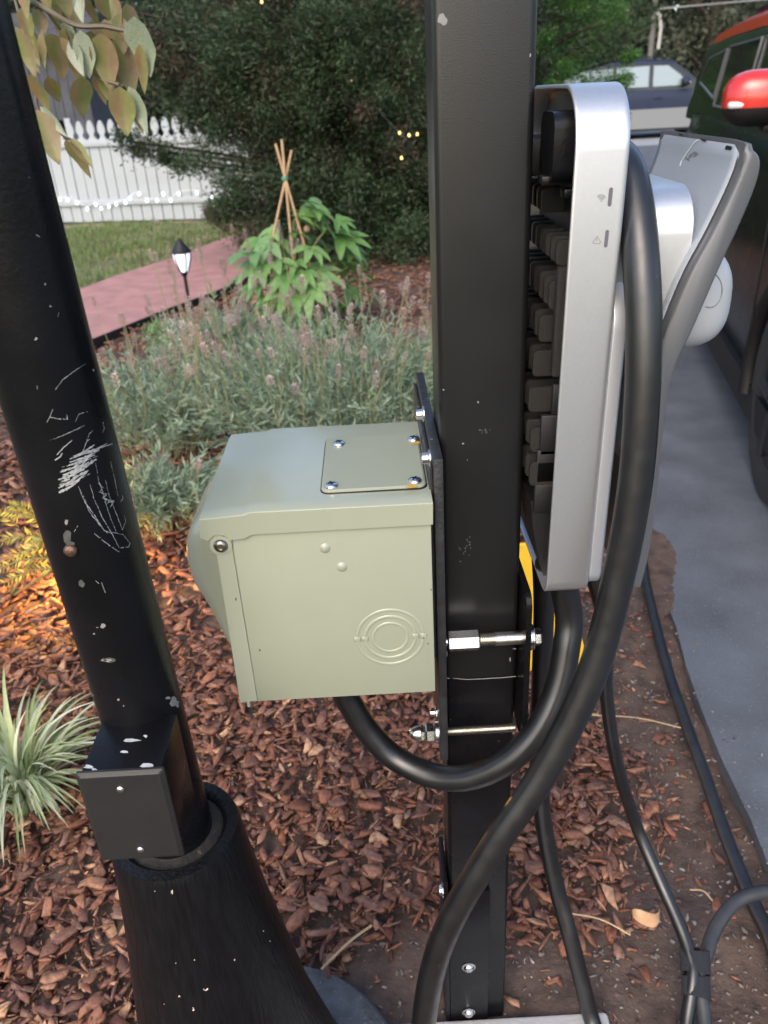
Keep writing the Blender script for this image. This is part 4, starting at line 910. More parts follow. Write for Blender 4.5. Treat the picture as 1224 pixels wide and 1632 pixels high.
pb = at(470, 532, z=0); pe = thing('peony', 'broad leaved green peony around three bamboo stakes', 'peony', None, tuple(pb)); mb = MB()
lp = [(395, 405, -.3), (420, 395, -.2), (445, 385, 0), (470, 372, 0), (490, 355, .1), (505, 345, .1), (478, 345, 0), (555, 380, .2), (565, 400, .3), (540, 372, .15), (520, 365, 0), (535, 415, .2), (555, 425, .2), (500, 400, -.2), (470, 420, -.3), (440, 420, -.3), (410, 430, -.3), (425, 450, -.3), (455, 445, -.4), (485, 440, -.35), (510, 435, -.2), (540, 450, 0), (560, 465, .2), (400, 460, -.2), (430, 480, -.3), (465, 470, -.4), (495, 470, -.4), (525, 475, -.2), (550, 490, .1), (575, 480, .3), (445, 500, -.3), (480, 495, -.4), (510, 505, -.3), (540, 510, 0), (460, 515, -.3), (500, 525, -.3), (420, 500, -.2), (385, 440, 0), (450, 405, .2), (500, 380, .25), (530, 395, .3), (475, 395, .3), (515, 420, .3), (585, 460, .3), (575, 440, .3), (488, 322, 0), (500, 332, .1), (512, 338, 0), (472, 338, .1), (545, 352, .2), (430, 372, 0), (405, 385, -.1)]
for i, (x_, y_, dv) in enumerate(lp):
    p = at(x_, y_, y=pb[1]+dv*.7)-pb; b = np.array([p[0]*.15, p[1]*.15, 0]); c = spline([b, p*np.array([.55, .55, 0])+[0, 0, p[2]*.75], p], 4)
    if i % 2 == 0: mb.tube(c, .006, 5, False)
    a = math.atan2(p[1]-.06, p[0])+random.uniform(-.6, .6); mw = Matrix.Translation(p) @ Matrix.Rotation(a, 4, 'Z') @ Matrix.Rotation(random.uniform(.05, .75), 4, 'Y') @ Matrix.Rotation(random.uniform(-.4, .4), 4, 'X') @ Matrix.Scale(random.uniform(.85, 1.35), 4) @ Matrix.Translation((-.04, 0, 0))
    inst('leaf', peo_me[i % 3], pe, mw)
stuff(mb.build('stems', mat('peony_stem', (.12, .14, .05), .6), pe, 60))
MB().lathe([(.001, -.02), (.016, -.012), (.02, 0), (.014, .014), (.002, .022)], 10).build('seed_pod', mat('dry_pod', (.30, .20, .12), .7), pe, 60, loc=at(489, 365, y=pb[1])-pb)
BAM = mat('bamboo', (.36, .235, .125), .6, var=.2, vscale=30)
bs = thing('plant_support', 'three tan bamboo stakes tied together above the peony', 'plant stakes'); tops = ((439, 229), (449, 222), (465, 239)); feet = ((500, 520), (512, 520), (425, 520))
for tp, ft in zip(tops, feet):
    a_ = at(*tp, y=pb[1]+.02); q = at(455, 285, y=pb[1]); dirn = q-a_; e_ = a_+dirn*(a_[2]+.05)/(a_[2]-q[2])
    MB().tube([a_, q+np.array([0, random.uniform(-.012, .012), 0]), e_], .0075, 8).build('stake', BAM, bs, 60)
MB().lathe([(.016, -.010), (.019, 0), (.016, .010)], 12).build('tie', mat('green_twine', (.08, .22, .13), .7), bs, 60, loc=at(454, 284, y=pb[1]))

# --- small white flowers, path lantern
wf = at(262, 560, z=0); fl = thing('white_flowers', 'small cluster of white blooms beside the lavender at the path', 'flower', None, tuple(wf)); mb = MB()
for x_, y_ in ((262, 520), (275, 514), (290, 516), (272, 530), (289, 533), (270, 545), (284, 541), (262, 538)):
    p = at(x_, y_, y=wf[1])-wf; mb.tube([(p[0]*.3, 0, 0), p], .003, 4, False); m2 = MB()
    for q in range(6):
        a = q*math.pi/3; c_, s_ = math.cos(a), math.sin(a); m2.add([(0, -.004, 0), (c_*.018-s_*.009, -.008, s_*.018+c_*.009), (c_*.030, -.004, s_*.030), (c_*.018+s_*.009, -.008, s_*.018-c_*.009)], [(0, 1, 2, 3)])
    m2.build('bloom', mat('white_petal', (.75, .76, .72), .6), fl, loc=p)
stuff(mb.build('stems', LAVS, fl))
n = 500; P = np.stack([RNG.normal(0, .05, n), RNG.normal(0, .05, n), RNG.uniform(0, .17, n)], -1); put('foliage', leaf_mesh('foliage', P, RNG.normal(0, 1, (n, 3))+[0, 0, 1], RNG.uniform(.02, .05, n), RNG.uniform(.006, .012, n), PEO), fl)
lb = at(305, 505, z=0); ltn = thing('path_lantern', 'small black garden lantern with a lit white globe beside the red path', 'garden light', None, tuple(lb))
def LZ(y_): return float(at(300, y_, y=lb[1])[2])
zc = LZ(405); MB().tube([(0, 0, -.05), (0, 0, LZ(432))], .011, 10).build('stake', PLASTB, ltn, 60)
MB().lathe([(.001, LZ(378)), (.012, LZ(381)), (.03, LZ(388)), (.052, LZ(396)), (.066, LZ(400)), (.064, LZ(402)), (.02, LZ(402))], 20).build('cap', PLASTB, ltn, 40)
MB().lathe([(.022, LZ(433)), (.036, LZ(424)), (.050, LZ(412)), (.054, LZ(403))], 20).build('globe', mat('lit_globe', (.8, .8, .85), .4, emit=(.78, .80, 1.0), estr=.42), ltn, 60)
MB().lathe([(.014, LZ(440)), (.026, LZ(433)), (.012, LZ(431))], 16).build('socket', PLASTB, ltn, 40)
for q in range(5):
    a = q*2*math.pi/5+.35; MB().tube([(.057*math.cos(a), .057*math.sin(a), LZ(402)), (.055*math.cos(a), .055*math.sin(a), LZ(412)), (.039*math.cos(a), .039*math.sin(a), LZ(425)), (.026*math.cos(a), .026*math.sin(a), LZ(433))], .0042, 5).build('rib', PLASTB, ltn)

# --- variegated grass tuft
SEDGE = mat('variegated_blade', (0, 0, 0), .5, objrand=[(.58, .62, .44), (.30, .38, .17), (.68, .70, .56), (.22, .32, .12), (.48, .54, .3)], var=.1, vscale=60, trans=.35)
bl_me = []
for s_ in range(6):
    vs = []; fs = []; k_ = 12; Lr = (.20, .23, .17, .26, .21, .15)[s_]; reach = (.5, .75, .85, .62, .95, .4)[s_]
    for i in range(k_+1):
        t = i/k_; x_ = Lr*reach*t**1.5; z_ = Lr*(1.25*t-.95*reach*t**2.4); w_ = .0043*(1-t**3)+.0003; vs += [(x_, -w_, z_+.0004), (x_, 0, z_-.0008), (x_, w_, z_+.0004)]
    for i in range(k_): fs += [(i*3, i*3+1, i*3+4, i*3+3), (i*3+1, i*3+2, i*3+5, i*3+4)]
    me = bpy.data.meshes.new('blade'); me.from_pydata(vs, [], fs); me.shade_smooth(); me.materials.append(SEDGE); bl_me.append(me)
sg = thing('grass_clump', 'arching cream striped grass clump on the bark beside the small black box', 'ornamental grass', None, tuple(at(48, 1285, z=.0)))
for i in range(285):
    a = random.uniform(0, 2*math.pi); q = random.uniform(0, .035); inst('blade', bl_me[i % 6], sg, Matrix.Translation((q*math.cos(a), q*math.sin(a), .005)) @ Matrix.Rotation(a+random.uniform(-.5, .5), 4, 'Z') @ Matrix.Rotation(random.uniform(-.35, .18), 4, 'Y') @ Matrix.Scale(random.uniform(.7, 1.22), 4))
# --- golden yew sprigs lit by the garden spot
YEW = mat('golden_needles', (0, 0, 0), .5, island=[(.36, .34, .06), (.50, .44, .09), (.28, .32, .08), (.42, .40, .14)], trans=.3)
yb = at(-10, 960, z=0); yw = thing('golden_yew', 'yellow green feathery yew sprigs glowing in warm lamp light', 'shrub', None, tuple(yb)); Pn, Dn, Ln = [], [], []; mb = MB()
def sprig(a, b, v0, v1, side=1):
    p, q = at(*a, y=v0)-yb, at(*b, y=v1)-yb; c = spline([p, (p+q)/2+[0, 0, .012], q], 6); mb.tube(c, .0022, 5, False)
    for k_ in range(1, len(c)):
        d = unit(c[k_]-c[k_-1]); s_ = np.cross(d, [0, -1., .25]); s_ = unit(s_)
        for sd_ in (-1, 1): Pn.append(c[k_]); Dn.append(d*.75+s_*sd_*.9+RNG.normal(0, .1, 3)); Ln.append(.030*(1-.35*k_/len(c)))
YV = 1.80
for a, b, dv in (((88, 905), (8, 928), 0), ((86, 870), (-8, 900), .03), ((80, 840), (10, 815), .06), ((70, 858), (0, 862), .02), ((84, 890), (2, 905), -.02), ((66, 830), (18, 806), .08), ((84, 855), (45, 880), -.01), ((30, 840), (-15, 815), .1)): sprig(a, b, YV+dv, YV+dv-.02)
for q in ((88, 905), (70, 858), (60, 880), (40, 850)): mb.tube([at(*q, y=YV)-yb, np.array([0.02, .05, -.02])], .004, 5, False)
stuff(mb.build('stems', mat('yew_stem', (.22, .18, .06), .7), yw, 60)); Pn, Dn, Ln = map(np.array, (Pn, Dn, Ln)); put('needles', leaf_mesh('needles', Pn, Dn, Ln, Ln*.27, YEW), yw)
# --- low voltage garden spot hidden behind the pole: the warm pool of light on the bark comes from it
gp = at(178, 918, z=0); gs = thing('garden_spotlight', 'small black garden spotlight behind the lamp pole casting a warm glow', 'garden light', None, tuple(gp))
MB().tube([(0, 0, -.05), (0, 0, .10)], .009, 8).build('stake', PLASTB, gs, 60)
MB().lathe([(.004, .155), (.03, .150), (.055, .128), (.057, .122), (.05, .124), (.012, .14)], 20).build('hood', PLASTB, gs, 40)
MB().lathe([(.004, .10), (.013, .106), (.014, .12), (.006, .132)], 14).build('bulb', mat('warm_bulb', (1, .7, .35), .4, emit=(1, .55, .16), estr=8), gs, 60)
pl_ = bpy.data.lights.new('garden_spotlight_light', 'POINT'); pl_.energy = 4.6; pl_.color = (1, .50, .11); pl_.shadow_soft_size = .02
plo = bpy.data.objects.new('garden_spotlight_light', pl_); COL.objects.link(plo); plo.parent = gs; plo.location = (-.07, -.09, .115)

# --- dogwood bough
DOGM = [mat('dogwood_leaf_green', (0, 0, 0), .5, objrand=[(.16, .22, .06), (.22, .27, .08), (.27, .30, .12)], var=.25, vscale=5, trans=.35, spots=((.28, .16, .09), 2.2, .45, .3)), mat('dogwood_leaf_pink', (0, 0, 0), .5, objrand=[(.30, .17, .12), (.36, .23, .17), (.27, .21, .09)], var=.3, vscale=5, trans=.35, spots=((.20, .23, .07), 2.2, .42, .3)), mat('dogwood_leaf_pale', (0, 0, 0), .5, objrand=[(.34, .38, .30), (.28, .33, .2)], var=.3, vscale=40, trans=.3)]
dog_me = []
for mm in DOGM:
    for s_ in range(2):
        k_, j_ = 9, 7; vs = []; fs = []
        for i in range(k_):
            t = i/(k_-1); w_ = .31*math.sin(math.pi*t**.82)**.85*(1.1-.35*t)+.012*(t < .05)
            for j in range(j_): u_ = j/(j_-1)*2-1; vs.append((u_*w_, .10*abs(u_)*w_*3*(-1 if s_ else -.6)+.10*math.sin(t*2.6)+.012*math.sin(t*14)*abs(u_), -t+.05*abs(u_)*math.sin(t*12)*.25))
        for i in range(k_-1):
            for j in range(j_-1): a = i*j_+j; fs.append((a, a+1, a+j_+1, a+j_))
        me = bpy.data.meshes.new('leaf'); me.from_pydata(vs, [], fs); me.shade_smooth(); me.materials.append(mm); dog_me.append(me)
DV = 1.62; dg = thing('dogwood_tree', 'dogwood bough with hanging green and pinkish leaves behind the lamp pole', 'tree', None, (-1.75, 2.3, 0)); db = np.array([-1.75, 2.3, 0])
MB().tube([(0, 0, -.1), (.05, 0, .8), (.0, -.05, 1.6), (.1, -.1, 2.6)], [.055, .05, .04, .02], 10).build('trunk', TRUNK, dg, 60)
def dp(x_, y_, dv=0): return at(x_, y_, y=DV+dv)-db
dbark = mat('dogwood_twig', (.12, .10, .07), .7)
bps = {'a': [(.0, -.05, 1.55), dp(-90, -60, .25), dp(20, -15, .08), dp(70, 12), dp(120, 40), dp(165, 42), dp(205, 48), dp(212, 30)], 'b': [dp(20, -15, .08), dp(40, 60, .03), dp(55, 130), dp(62, 175), dp(100, 215), dp(112, 222)], 'c': [dp(70, 12), dp(120, 80, .06), dp(150, 120, .04), dp(190, 135)]}
for k_ in bps: MB().tube(spline(bps[k_], 5), .0042 if k_ == 'a' else .0026, 6).build('branch', dbark, dg, 60)
for i, (x0_, y0_, x1_, y1_, wd_, kind, dv) in enumerate((
    (24, 42, 48, 110, 1.0, 1, -.02), (66, 48, 68, 98, .95, 0, 0), (34, 12, 48, 52, 1.0, 0, .03), (60, 14, 68, 50, 1., 1, .02), (88, 55, 98, 118, .9, 1, .05), (100, 45, 112, 100, .9, 1, .02), (128, 48, 138, 112, 1.0, 2, 0), (118, 75, 128, 135, .9, 0, .06), (45, 118, 72, 172, 1.0, 0, -.03), (75, 122, 92, 158, .9, 0, .02),
    (128, 122, 134, 178, 1.1, 0, -.05), (160, 52, 172, 130, 1.0, 1, 0), (190, 52, 208, 138, .85, 1, .03), (214, 26, 232, 108, 1.15, 2, -.06), (222, 70, 228, 138, .5, 0, -.05), (160, 38, 192, 62, .9, 0, .03), (140, 38, 180, 56, .8, 0, .05), (162, 108, 178, 158, .9, 1, .04), (150, 118, 165, 160, .8, 0, .06), (190, 138, 200, 204, 1.05, 0, -.05), (205, 138, 228, 200, .8, 2, -.04), (212, 160, 226, 205, .6, 0, -.03), (58, 175, 88, 246, .9, 1, -.05), (64, 170, 98, 210, .6, 2, -.04), (105, 222, 136, 276, .85, 1, -.06), (112, 220, 142, 258, .6, 0, -.05),
    (80, 5, 105, 40, 1., 1, .05), (105, 0, 128, 38, 1., 0, .05), (95, -30, 110, 20, 1., 1, .0), (60, -40, 75, 10, 1., 0, .0), (30, -30, 40, 22, 1., 0, .0), (120, -20, 128, 25, .9, 2, .03), (85, 75, 100, 112, .9, 0, .08), (140, 82, 152, 122, .9, 0, .07), (178, 80, 190, 130, .9, 0, .06), *[(lambda a, b: (a, b, a+random.uniform(2, 22), b+random.uniform(38, 62), random.uniform(.75, 1.05), random.choice((0, 0, 1, 1, 2)), random.uniform(.02, .12)))(random.uniform(35, 205), random.uniform(-25, 95)) for q_ in range(26)])):
    p, q = dp(x0_, y0_, dv), dp(x1_, y1_, dv+random.uniform(-.03, .03)); d = Vector(q-p); L = d.length; z_ = (-d).normalized(); yv = Vector((random.uniform(-1.0, 1.0), 1, random.uniform(-.3, .5))); x_v = yv.cross(z_).normalized(); yv = z_.cross(x_v)
    mw = Matrix((x_v, yv, z_)).transposed().to_4x4(); mw.translation = p; inst('leaf', dog_me[kind*2+i % 2], dg, mw @ Matrix.Diagonal((L*wd_*1.15, L*wd_*1.5, L*1.22, 1)))

# ================================================================== FENCE AND STRING LIGHTS
fa, fb = at(110, 357, z=0), at(310, 352, z=0); fd = unit(fb-fa); fn = np.array([fd[1], -fd[0], 0])
fH = float(at(180, 190, y=(at(180, 356, z=0))[1])[2])
fence = thing('picket_fence', 'white vinyl picket fence with notched pointed pickets across the lawn', 'fence', None, tuple(fa))
h = fH; wp = .060
prof = [(-wp, .02), (wp, .02), (wp, h-.205), (wp*.95, h-.20), (wp*.62, h-.185), (wp*.42, h-.163), (wp*.50, h-.14), (wp*.74, h-.125), (wp*.80, h-.095), (wp*.62, h-.05), (wp*.33, h-.012), (0, h)]
prof = prof+[(-a, b) for a, b in prof[-2:1:-1]]
mb = MB().prism(prof, 'y', -.009, .009); me_p = bpy.data.meshes.new('picket'); me_p.from_pydata(mb.v, [], mb.f); bm = bmesh.new(); bm.from_mesh(me_p); bmesh.ops.recalc_face_normals(bm, faces=bm.faces[:]); bm.to_mesh(me_p); bm.free(); me_p.materials.append(SHADED_WHITE)
fr_ = Matrix.Rotation(math.atan2(fd[1], fd[0]), 4, 'Z'); sp_ = .1315
for i in range(-9, 40): inst('picket', me_p, fence, fr_ @ Matrix.Translation((i*sp_, .016, random.uniform(-.004, .004))) @ Matrix.Rotation(random.uniform(-.006, .006), 4, 'Y'))
zr1, zr2 = [float(at(180, y_, y=at(180, 356, z=0)[1])[2]) for y_ in (227, 322)]
for z_ in (zr1, zr2):
    o_ = MB().rbox((-9.6*sp_, -.026, z_-.035), (39.6*sp_, .006, z_+.035), .004, 2).build('rail', SHADED_WHITE, fence, 40); o_.matrix_local = fr_
for i in (-9.2, 8.5, 26.5, 39.5):
    o_ = MB().rbox((i*sp_-.05, .028, -.05), (i*sp_+.05, .128, h-.06), .006, 2).build('fence_post', SHADED_WHITE, fence, 40); o_.matrix_local = fr_
st = thing('string_lights', 'string of small lit white bulbs draped along the fence rail', 'string lights')
bulb = MB().lathe([(.001, -.022), (.014, -.014), (.019, 0), (.014, .014), (.006, .024), (.002, .026)], 12); me_b = bpy.data.meshes.new('bulb'); me_b.from_pydata(bulb.v, [], bulb.f); me_b.shade_smooth(); me_b.materials.append(mat('white_bulb', (.9, .95, 1), .3, emit=(.85, .95, 1), estr=1.0))
zs = [(288, 962), (327, 964), (372, 978), (420, 1008), (462, 988), (487, 1005), (525, 996), (560, 985), (605, 978), (627, 957), (670, 936), (708, 967), (757, 967), (787, 937), (823, 967), (862, 935), (948, 930), (1020, 950), (1110, 940), (250, 950)]
def on_fence(X_, Y_, o_=.05):
    d = ray(X_, Y_); p0 = fa+fn*o_; t = ((p0-ORI)@fn)/(d@fn); return ORI+d*t
pts = []
for a, b in sorted(zs):
    p = on_fence(a/3.0225, b/3.0225, -.05 if fn[1] > 0 else .05); pts.append(p); inst('bulb', me_b, st, Matrix.Translation(p) @ Matrix.Scale(.8, 4))
MB().tube(spline([p+np.array([0, 0, .028]) for p in pts], 4), .004, 5).build('wire', mat('white_wire', (.6, .62, .62), .6), st)
st2 = thing('string_lights', 'strand of tiny warm bulbs glinting through the large juniper', 'string lights'); me_w = me_b.copy(); me_w.materials.clear(); me_w.materials.append(mat('warm_fairy_bulb', (1, .7, .3), .3, emit=(1, .62, .18), estr=.9)); pts = []
for a, b, v_ in ((417, 3, 6.5), (560, 130, 6.7), (637, 212, 6.3), (652, 216, 6.3), (665, 214, 6.3), (640, 252, 6.4)):
    p = at(a, b, y=v_); pts.append(p); inst('bulb', me_w, st2, Matrix.Translation(p) @ Matrix.Scale(.5, 4))
MB().tube(spline(pts, 4), .003, 5).build('wire', mat('dark_wire', (.02, .03, .02), .6), st2)
# path edging strip
e3 = [np.array([p[0], p[1], 0])+np.array([.03, -.05, 0]) for p in pn]; mb = MB(); vs = []
for p in e3: vs += [(p[0], p[1], -.03), (p[0], p[1], .05), (p[0]+.008, p[1]-.012, .05), (p[0]+.008, p[1]-.012, -.03)]
tag(mb.add(vs, [(i*4+j, i*4+(j+1) % 4, i*4+4+(j+1) % 4, i*4+4+j) for i in range(len(e3)-1) for j in range(4)]+[(0, 1, 2, 3), tuple(len(vs)-4+k_ for k_ in (3, 2, 1, 0))]).build('path_edging', PLASTB), 'black plastic edging between the red path and the bark bed', 'edging')

# ================================================================== CARS
TYRE = mat('tyre_rubber', (.02, .02, .021), .75, var=.2, vscale=40, bump=.6, bscale=90)
CARGL = mat('car_glass', (.012, .014, .014), .04, spec=.9, coat=.6)
def car(name, label, origin, yaw, body_m, roof_m, mirror_m, glass_m, clad_m=None, L=4.1, HW=.86, H=1.56, belt=1.0, R=.32, wb=(.80, 3.35), hood=(.95, 1.72), tail=.28):
    """local: +x to the rear, +y to the near side, z up; origin at the front bumper on the ground, near side plane at y=0"""
    t = thing(name, label, 'car', None, origin); t.rotation_euler = (0, 0, yaw)
    def Yn(s): return s      # near-side offset (<=0 inside)
    def loft(st, closed=True):
        vs = []; fs = []; m_ = len(st[0][1])
        for x_, ring in st: vs += [(x_, y_, z_) for y_, z_ in ring]
        for i in range(len(st)-1):
            for j in range(m_): fs.append((i*m_+j, i*m_+(j+1) % m_, i*m_+m_+(j+1) % m_, i*m_+m_+j))
        fs += [tuple(range(m_)), tuple(range(len(st)*m_-1, (len(st)-1)*m_-1, -1))]; return MB().add(vs, fs)
    W2 = 2*HW
    def ring(ins, zb, zt, crown=0):
        a = [(-.06-ins, zb), (-.015-ins, zb+.10), (0-ins, .52), (-.005-ins, zt-.20), (-.035-ins, zt-.04), (-.075-ins, zt)]
        return a+[(-W2-y_, z_) for y_, z_ in a[::-1]]
    st = [(0, ring(.22, .30, .62)), (.06, ring(.12, .22, .74)), (.25, ring(.04, .18, hood[0]-.10)), (.75, ring(.0, .18, hood[0])), (1.15, ring(0, .18, belt)), (2.2, ring(0, .18, belt+.01)), (3.2, ring(0, .18, belt+.03)), (L-.35, ring(.02, .2, belt+.04)), (L-.08, ring(.08, .26, belt+.02)), (L, ring(.18, .34, belt-.1))]
    loft(st).build('body', body_m, t, 35)
    zr_ = H
    def gring(x_, zt, s): return [(-.078, belt-.03), (-.10-.03*s, belt+.12), (-.17-.05*s, belt+(zt-belt)*.62), (-.235, zt-.05), (-.30, zt)]
    gst = [(1.0, belt+.0), (1.35, belt+.28), (hood[1], zr_-.04), (2.4, zr_), (3.2, zr_-.01), (L-.50, zr_-.025), (L-.20, zr_-.085), (L-.12, belt+.05), (L-.10, belt+.02)]
    gs_ = []
    for x_, zt in gst:
        f = max(.02, (zt-belt)/(zr_-belt)); a = [(-.05, belt-.03), (-.05-.025*f, belt+(zt-belt)*.35), (-.05-.06*f, belt+(zt-belt)*.8), (-.05-.09*f, zt-.03*f), (-.05-.17*f, zt)]
        gs_.append((x_, a+[(-W2-y_, z_) for y_, z_ in a[::-1]]))
    loft(gs_).build('cabin', mat('black_pillar_trim', (.012, .013, .013), .25, coat=.3), t, 30)
    # roof skin
    rs_ = []
    for x_, zt in gst[2:7]:
        a = [(-.05-.062, zt-.075), (-.05-.074, zt-.03), (-.05-.15, zt+.006), (-.05-.40, zt+.020)]
        rs_.append((x_, a+[(-W2-y_, z_) for y_, z_ in a[::-1]]))
    rf = loft(rs_).build('roof', roof_m, t, 35)
    for sd_ in (0, 1):
        yy = (lambda v: v) if sd_ == 0 else (lambda v: -W2-v)
        o_ = MB().tube([(hood[1]+.1, yy(-.26), zr_+.02), (2.4, yy(-.255), zr_+.055), (3.3, yy(-.26), zr_+.03)], .014, 8).build('roof_rail', PLASTB, t, 60)
    def gy(z_): f = (z_-belt)/(zr_-belt); return -.05-.068*f+.008
    def pane(poly, nm='window'):
        for sd_ in (0, 1):
            yy = (lambda v: v) if sd_ == 0 else (lambda v: -W2-v)
            vs = [(x_, yy(gy(z_)), z_) for x_, z_ in poly]; k_ = len(vs); MB().tube([*vs, vs[0]], .007, 5).build('window_frame', mat('grey_window_trim', (.10, .105, .11), .4), t, 60); vs += [(x_, y_+(-.004 if sd_ == 0 else .004), z_) for x_, y_, z_ in vs]
            MB().add(vs, [tuple(range(k_)), tuple(range(2*k_-1, k_-1, -1))]+[(i, (i+1) % k_, k_+(i+1) % k_, k_+i) for i in range(k_)]).build(nm, glass_m, t)
    zt = zr_-.12
    pane([(1.38, belt+.05), (2.18, belt+.05), (2.18, zt), (1.86, zt-.01), (1.58, belt+.26)])
    pane([(2.27, belt+.05), (3.02, belt+.06), (2.98, zt-.01), (2.27, zt)])
    pane([(3.08, belt+.09), (L-.42, belt+.16), (L-.55, zt-.05), (3.05, zt-.02)])
    BELT = mat('belt_chrome', (.10, .10, .10), .3, metal=.8)
    for sd_ in (0, 1):
        yy = (lambda v: v) if sd_ == 0 else (lambda v: -W2-v)
        MB().tube([(1.3, yy(-.068), belt+.022), (2.2, yy(-.068), belt+.024), (3.1, yy(-.070), belt+.03)], .010, 6).build('belt_trim', BELT, t, 60)
        for xs in ((1.28, 2.22), (2.24, 3.0)):
            e = xs[0]+.004; MB().tube([(e, yy(-.003), .30), (e, yy(.0005), .52), (e, yy(-.004), belt-.20), (e, yy(-.034), belt-.045)], .004, 4).build('door_seam', PLASTB, t)
            hd = MB().rbox((xs[1]-.26, yy(-.005)-.012, belt-.19), (xs[1]-.06, yy(-.005)+.022, belt-.155), .01, 3).build('door_handle', body_m, t, 50)
        if clad_m: 
            MB().prism([(.25, .20), (L-.2, .22), (L-.1, .45), (L-.12, .60), (.15, .60), (.08, .45)], 'y', yy(.012) if sd_ == 0 else yy(.012), yy(-.05)).build('lower_cladding', clad_m, t, 40)
        MB().prism([(.6, .16), (3.5, .16), (3.5, .27), (.6, .27)], 'y', yy(.008), yy(-.08)).build('sill', PLASTB, t, 40)
        # mirror
        mx = 1.50; mo = bmesh.new(); bmesh.ops.create_uvsphere(mo, u_segments=24, v_segments=16, radius=1)
        for v in mo.verts:
            c_ = [math.copysign(abs(q)**.75, q) for q in v.co]; v.co = Vector((mx+.085*c_[0], yy(.045)+.115*c_[1], belt+.125+.088*c_[2]))
        mlow = [f for f in mo.faces if f.calc_center_median().z < belt+.105]
        up_ = mo.copy(); bmesh.ops.delete(mo, geom=mlow, context='FACES'); up_.faces.ensure_lookup_table()
        bmesh.ops.delete(up_, geom=[f for f in up_.faces if f.calc_center_median().z >= belt+.105], context='FACES')
        mr = MB().bm(mo).build('mirror', mirror_m, t, 60); MB().bm(up_).build('mirror_base', PLASTB, mr, 60)
        MB().rbox((mx-.078, yy(.045)-.10, belt+.098), (mx-.045, yy(.045)+.105, belt+.120), .008, 2).build('indicator', mat('indicator_lens', (.55, .56, .58), .2), mr, 50)
        MB().rbox((mx-.03, min(yy(-.10), yy(.02)), belt+.02), (mx+.05, max(yy(-.10), yy(.02)), belt+.06), .008, 2).build('mirror_arm', PLASTB, mr, 50)
        for xw in wb:
            wl = thing_part('wheel', t, (xw, yy(-.02), R))
            mb = MB(); pr = [(R*.62, -.10), (R*.94, -.105), (R, -.085), (R, .0), (R*.965, .026), (R*.72, .030), (R*.66, .02), (R*.64, -.02)]
            if sd_: pr = [(a, -b) for a, b in pr]
            mb.lathe(pr, 40, axis='y').build('tyre', TYRE, wl, 50)
            s2 = 1 if sd_ == 0 else -1; rim = MB().lathe([(R*.66, -.01*s2), (R*.65, .014*s2), (R*.58, .004*s2), (R*.2, .012*s2), (R*.12, .022*s2), (.01, .022*s2)], 36, axis='y').build('rim', mat('alloy_rim', (.09, .09, .10), .35, metal=.8), wl, 40)
            for q in range(5):
                a = q*2*math.pi/5; c_, s_ = math.cos(a), math.sin(a); MB().tube([(c_*R*.14, .02*s2, s_*R*.14), (c_*R*.62, .014*s2, s_*R*.62)], .022, 6).build('spoke', MATS['alloy_rim'], wl, 60)
            pa = [(xw+(R+.055)*math.cos(a), yy(.004), R+(R+.055)*math.sin(a)) for a in np.linspace(-.25, math.pi+.25, 24)]
            MB().tube(pa, .030, 8).build('wheel_arch', PLASTB, t, 60)
        hl = MB().rbox((.02, yy(-.34) if sd_ == 0 else yy(-.06), .62), (.32, yy(-.06) if sd_ == 0 else yy(-.34), .76), .04, 3).build('headlight', mat('headlight_lens', (.5, .52, .55), .1, coat=.5), t, 50)
        MB().rbox((L-.14, min(yy(-.26), yy(-.09)), belt-.22), (L-.0, max(yy(-.26), yy(-.09)), belt+.02), .03, 2).build('tail_light', mat('tail_lens', (.35, .02, .02), .15), t, 50)
    return t
def thing_part(name, parent, loc):
    o_ = bpy.data.objects.new(name, None); COL.objects.link(o_); o_.parent = parent; o_.location = loc; return o_
RED = mat('car_red', (.48, .018, .012), .25, coat=.7); BLK = mat('car_black', (.005, .005, .006), .28, coat=.25, spec=.35, rvar=.05, vscale=2)
TH = R_(12.7); a_ = np.array([math.sin(TH), math.cos(TH)]); nrm = np.array([-math.cos(TH), math.sin(TH)])
wc = np.array([1.255, 2.33]); o2 = wc-a_*.80+nrm*.02
car('car', 'black car with red roof and red mirror parked on the driveway', (o2[0], o2[1], .006), math.pi/2-TH, BLK, RED, RED, CARGL, H=1.475, belt=1.03)
NAVY = mat('car_navy', (.014, .021, .046), .5, spec=.3); SILC = mat('car_silver_lower', (.24, .245, .25), .35, metal=.4, coat=.3)
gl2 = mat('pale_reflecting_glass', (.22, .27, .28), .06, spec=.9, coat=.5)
sv2 = 19.6; car('parked_wagon', 'navy blue wagon with silver lower doors parked across the street', (8.55, sv2, -.02), math.pi, NAVY, NAVY, NAVY, gl2, SILC, L=4.6, H=1.56, belt=.98, wb=(.85, 3.5))

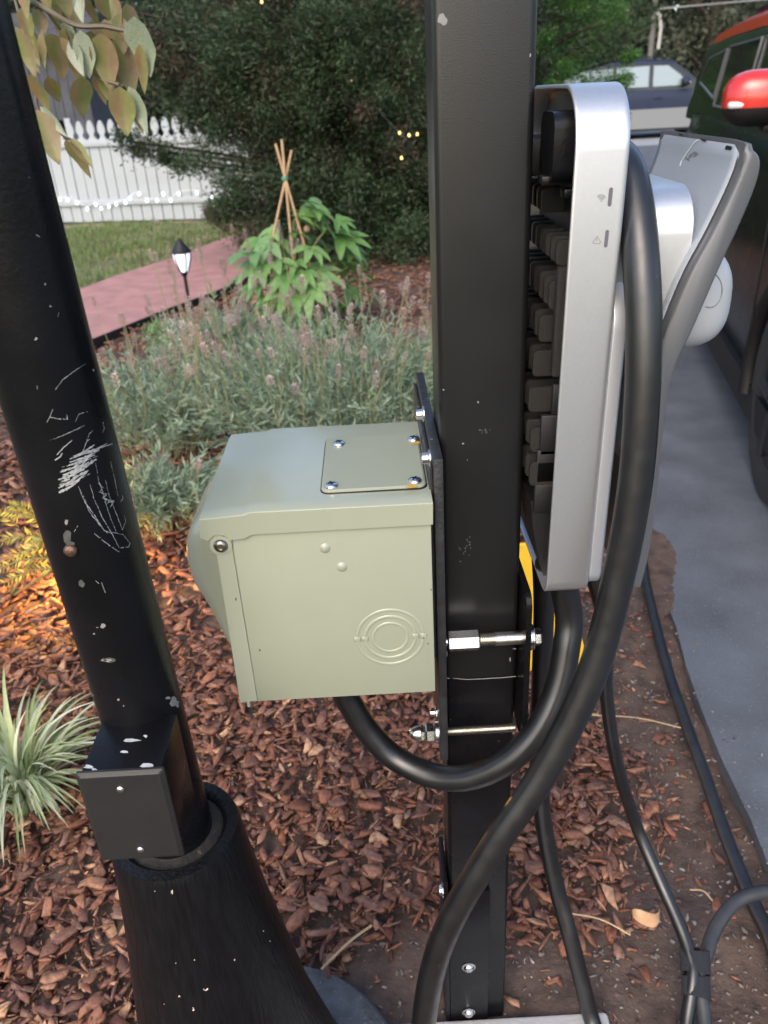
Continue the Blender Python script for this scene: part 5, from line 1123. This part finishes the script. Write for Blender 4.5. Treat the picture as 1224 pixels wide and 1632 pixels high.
# ================================================================== SHED, WIRE AND SIGN PLATES FAR BEHIND
shd = thing('shed', 'dark garden shed with vertical boards and a deep open front beyond the fence', 'shed', None, (-7.6, 19.2, 0))
SHW = mat('shed_board', (.055, .058, .070), .8, var=.3, vscale=4)
for i in range(20): MB().box((-1.9+i*.19, .0, 1.02 if -1.5 < -1.9+i*.19 < 1.2 else 0), (-1.9+i*.19+.178, .03+.008*(i % 2), 2.3)).build('board', SHW, shd)
MB().box((-1.92, .05, 0), (1.92, 2.6, .05)).build('floor', SHW, shd); MB().box((-1.9, 2.5, .0), (1.9, 2.56, 2.3)).build('wall', SHW, shd)
for x_ in (-1.9, 1.84): MB().box((x_, .05, 0), (x_+.06, 2.5, 2.3)).build('wall', SHW, shd)
MB().add([(-2.1, -.25, 2.3), (2.1, -.25, 2.3), (2.1, 2.8, 2.3), (-2.1, 2.8, 2.3), (-2.1, 1.27, 3.1), (2.1, 1.27, 3.1)], [(0, 1, 5, 4), (2, 3, 4, 5), (0, 4, 3), (1, 2, 5), (3, 2, 1, 0)]).build('roof', mat('shed_roof', (.05, .05, .055), .9, var=.3, vscale=5), shd)
for x_ in (-1.62, 1.28): MB().box((x_, -.05, 0), (x_+.12, -.005, 1.05)).build('door_post', SHADED_WHITE, shd)
tag(MB().rbox((-8.9, 19.6, .05), (-6.7, 21.3, .85), .12, 3).build('covered_trailer', mat('dark_blue_tarp', (.02, .024, .045), .6, bump=1, bscale=8), None, 50), 'low dark blue tarp covered trailer standing inside the shed', 'trailer')
tag(MB().tube([(3, 26.5, 3.05), (8, 26.2, 2.85), (14, 26, 3.0), (22, 25.8, 3.4)], .022, 6).build('overhead_wire', mat('cable_grey', (.25, .26, .26), .6)), 'thin grey overhead wire across the trees beyond the street', 'wire')
pw = thing('utility_pole', 'pale utility pole with curved arm among the trees across the street', 'utility pole', None, (8.6, 27, 0))
MB().tube([(0, 0, -.1), (0, 0, 5)], [.09, .07], 10).build('pole', mat('weathered_wood', (.13, .125, .115), .8), pw, 60); MB().tube([(0, 0, 2.9), (.15, -.05, 2.75), (.22, -.05, 2.4), (.2, -.05, 1.9)], .05, 8).build('conduit', CONC, pw, 60)
